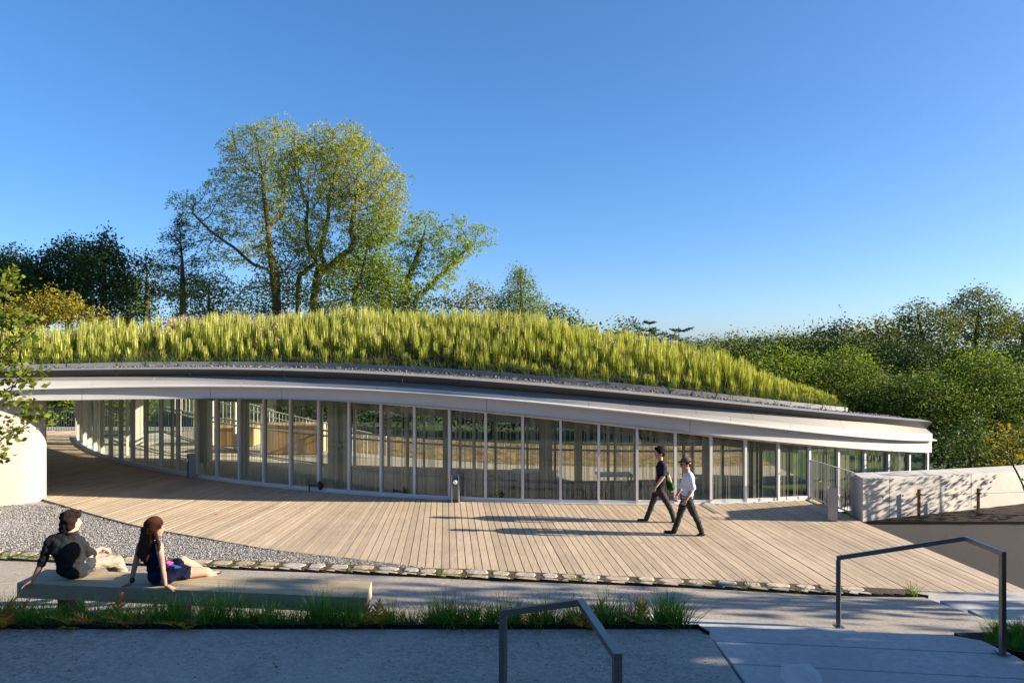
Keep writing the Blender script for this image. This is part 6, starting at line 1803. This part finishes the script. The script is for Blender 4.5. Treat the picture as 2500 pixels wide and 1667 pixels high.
def seated_woman():
    root = empty('person', (-4.66, 8.98, ZB), label='long haired woman in sleeveless navy dress seated with crossed legs on the bench', cat='person')
    SK, DR_, SO = 0, 1, 2
    B = Body()
    hip = np.array([-4.62, 9.0, ZB+0.11]); neck = at3(371, 1318, 8.97); chest = at3(370, 1352, 8.96); hd = at3(379, 1288, 8.98)
    SLp = at3(343, 1330, 8.98); SRp = at3(389, 1332, 8.90)
    ax = unit(np.array([0.93, -0.37, 0])); Rm = np.stack([ax, unit(np.cross([0, 0, 1], ax)), [0, 0, 1]], 1)
    B.ell(chest, (0.150, 0.108, 0.17), DR_, Rm); B.ell((chest+hip)/2, (0.132, 0.105, 0.18), DR_, Rm); B.ell(hip+np.array([0, 0, -0.005]), (0.185, 0.155, 0.125), DR_, Rm)
    for p in (SLp, SRp): B.cap(neck+np.array([0, 0, -0.045]), p+(neck-p)*0.25+np.array([0, 0, -0.01]), 0.045, 0.042, DR_)
    B.cap(neck+np.array([0, 0, -0.05]), hd+np.array([0, 0, -0.05]), 0.046, 0.044, SK)
    Ph, R = head(B, hd, (0.93, 0.36, -0.02), SK, k=1.06)
    extra = []
    for p, E, Wr, Hd, sd_ in ((SRp, at3(397, 1381, 8.84), at3(404, 1424, 8.80), at3(420, 1428, 8.80), 1), (SLp, at3(330, 1378, 8.95), at3(320, 1420, 8.93), at3(302, 1428, 8.92), -1)):
        Wr[2] = ZB+0.045; Hd[2] = ZB+0.012
        B.chain([p, (p+E)/2, E, E+(Wr-E)*0.35, Wr], [0.050, 0.041, 0.035, 0.034, 0.023], SK)
        extra += hand(Wr, unit(Hd-Wr), (0, 0, -1), sd_, 0.2, 0.14, SK, 0.92)
    HR = hip+ax*0.08; HL = hip-ax*0.03+np.array([0, 0.06, 0])
    K1 = at3(446, 1366, 9.30); A1 = at3(508, 1398, 9.72); T1 = at3(533, 1396, 9.80)       # crossed leg
    K2 = np.array([-4.16, 9.28, ZB+0.07]); A2 = np.array([-4.02, 9.82, 0.52]); T2 = A2+np.array([0.12, 0.12, -0.06])
    B.chain([HR, HR+(K1-HR)*0.62], [0.115, 0.10], DR_); B.chain([HL, HL+(K2-HL)*0.55], [0.11, 0.095], DR_)
    B.chain([HR+(K1-HR)*0.45, K1+(HR-K1)*0.1, K1, K1+(A1-K1)*0.35, A1], [0.088, 0.066, 0.056, 0.056, 0.034], SK)
    B.chain([HL+(K2-HL)*0.45, K2, K2+(A2-K2)*0.35, A2], [0.088, 0.06, 0.056, 0.036], SK)
    B.chain([A1, A1+(T1-A1)*0.4+np.array([0, 0, -0.015]), T1], [0.034, 0.032, 0.022], SK)
    B.chain([A1+(T1-A1)*0.7+np.array([0, 0, -0.018]), T1+unit(T1-A1)*0.03], [0.032, 0.020], SO); B.chain([A2, T2], [0.036, 0.026], SO)
    B.build('body', [M['skin'], M['navy'], M['shoe']], root, 0.010, 3, {DR_: 0.012}, 4.4, extra)
    eyes(Ph, root, M['eye_w'], M['eye_d'])
    hair = [(Ph(0, -0.018, 0.048), np.array([0.086, 0.104, 0.086]), R), (Ph(0, -0.075, -0.02), np.array([0.078, 0.048, 0.09]), R), (Ph(0.06, -0.02, -0.01), np.array([0.028, 0.05, 0.085]), R), (Ph(-0.06, -0.02, -0.01), np.array([0.028, 0.05, 0.085]), R)]
    bk_ = at3(345, 1352, 8.90)
    for j in range(6):
        o = ax*(j-2.5)*0.034
        a = Ph(0, -0.085, -0.02)+o*0.8; b_ = at3(358, 1322, 8.90)+o; c = at3(347, 1355, 8.88)+o*0.9+np.array([0, 0, -0.03*(j % 3)])
        hair += [(a, b_, 0.036, 0.034), (b_, c, 0.034, 0.018)]
    hair += [(Ph(0.064, -0.01, -0.03), at3(389, 1330, 8.84), 0.03, 0.022), (at3(389, 1330, 8.84), at3(388, 1345, 8.83), 0.022, 0.012)]
    hair_mesh('hair', hair, M['hair_brown'], root, 6, 0.010)
    bb = MB(); c = at3(323, 1414, 8.925); c[2] = ZB+0.075; v, f = capsule(c-np.array([0, 0, .008]), c+np.array([0, 0, .008]), 0.033, 0.033, 12, 2); bb.add(v, f); bb.build('watch', M['shoe'], root, True)
    bb = MB()
    for k, (px, py, m_) in enumerate([(409, 1373, 0), (414, 1380, 0), (421, 1382, 1), (428, 1384, 1)]):
        c = at3(px, py, 8.90-0.02*k); v, f = capsule(c, c+np.array([0.05, 0.03, -0.01]), 0.026, 0.012, 8, 3); bb.add(v, f, m_)
    bb.build('printed_sash', [M['pink'], M['teal']], root, True)
seated_woman()
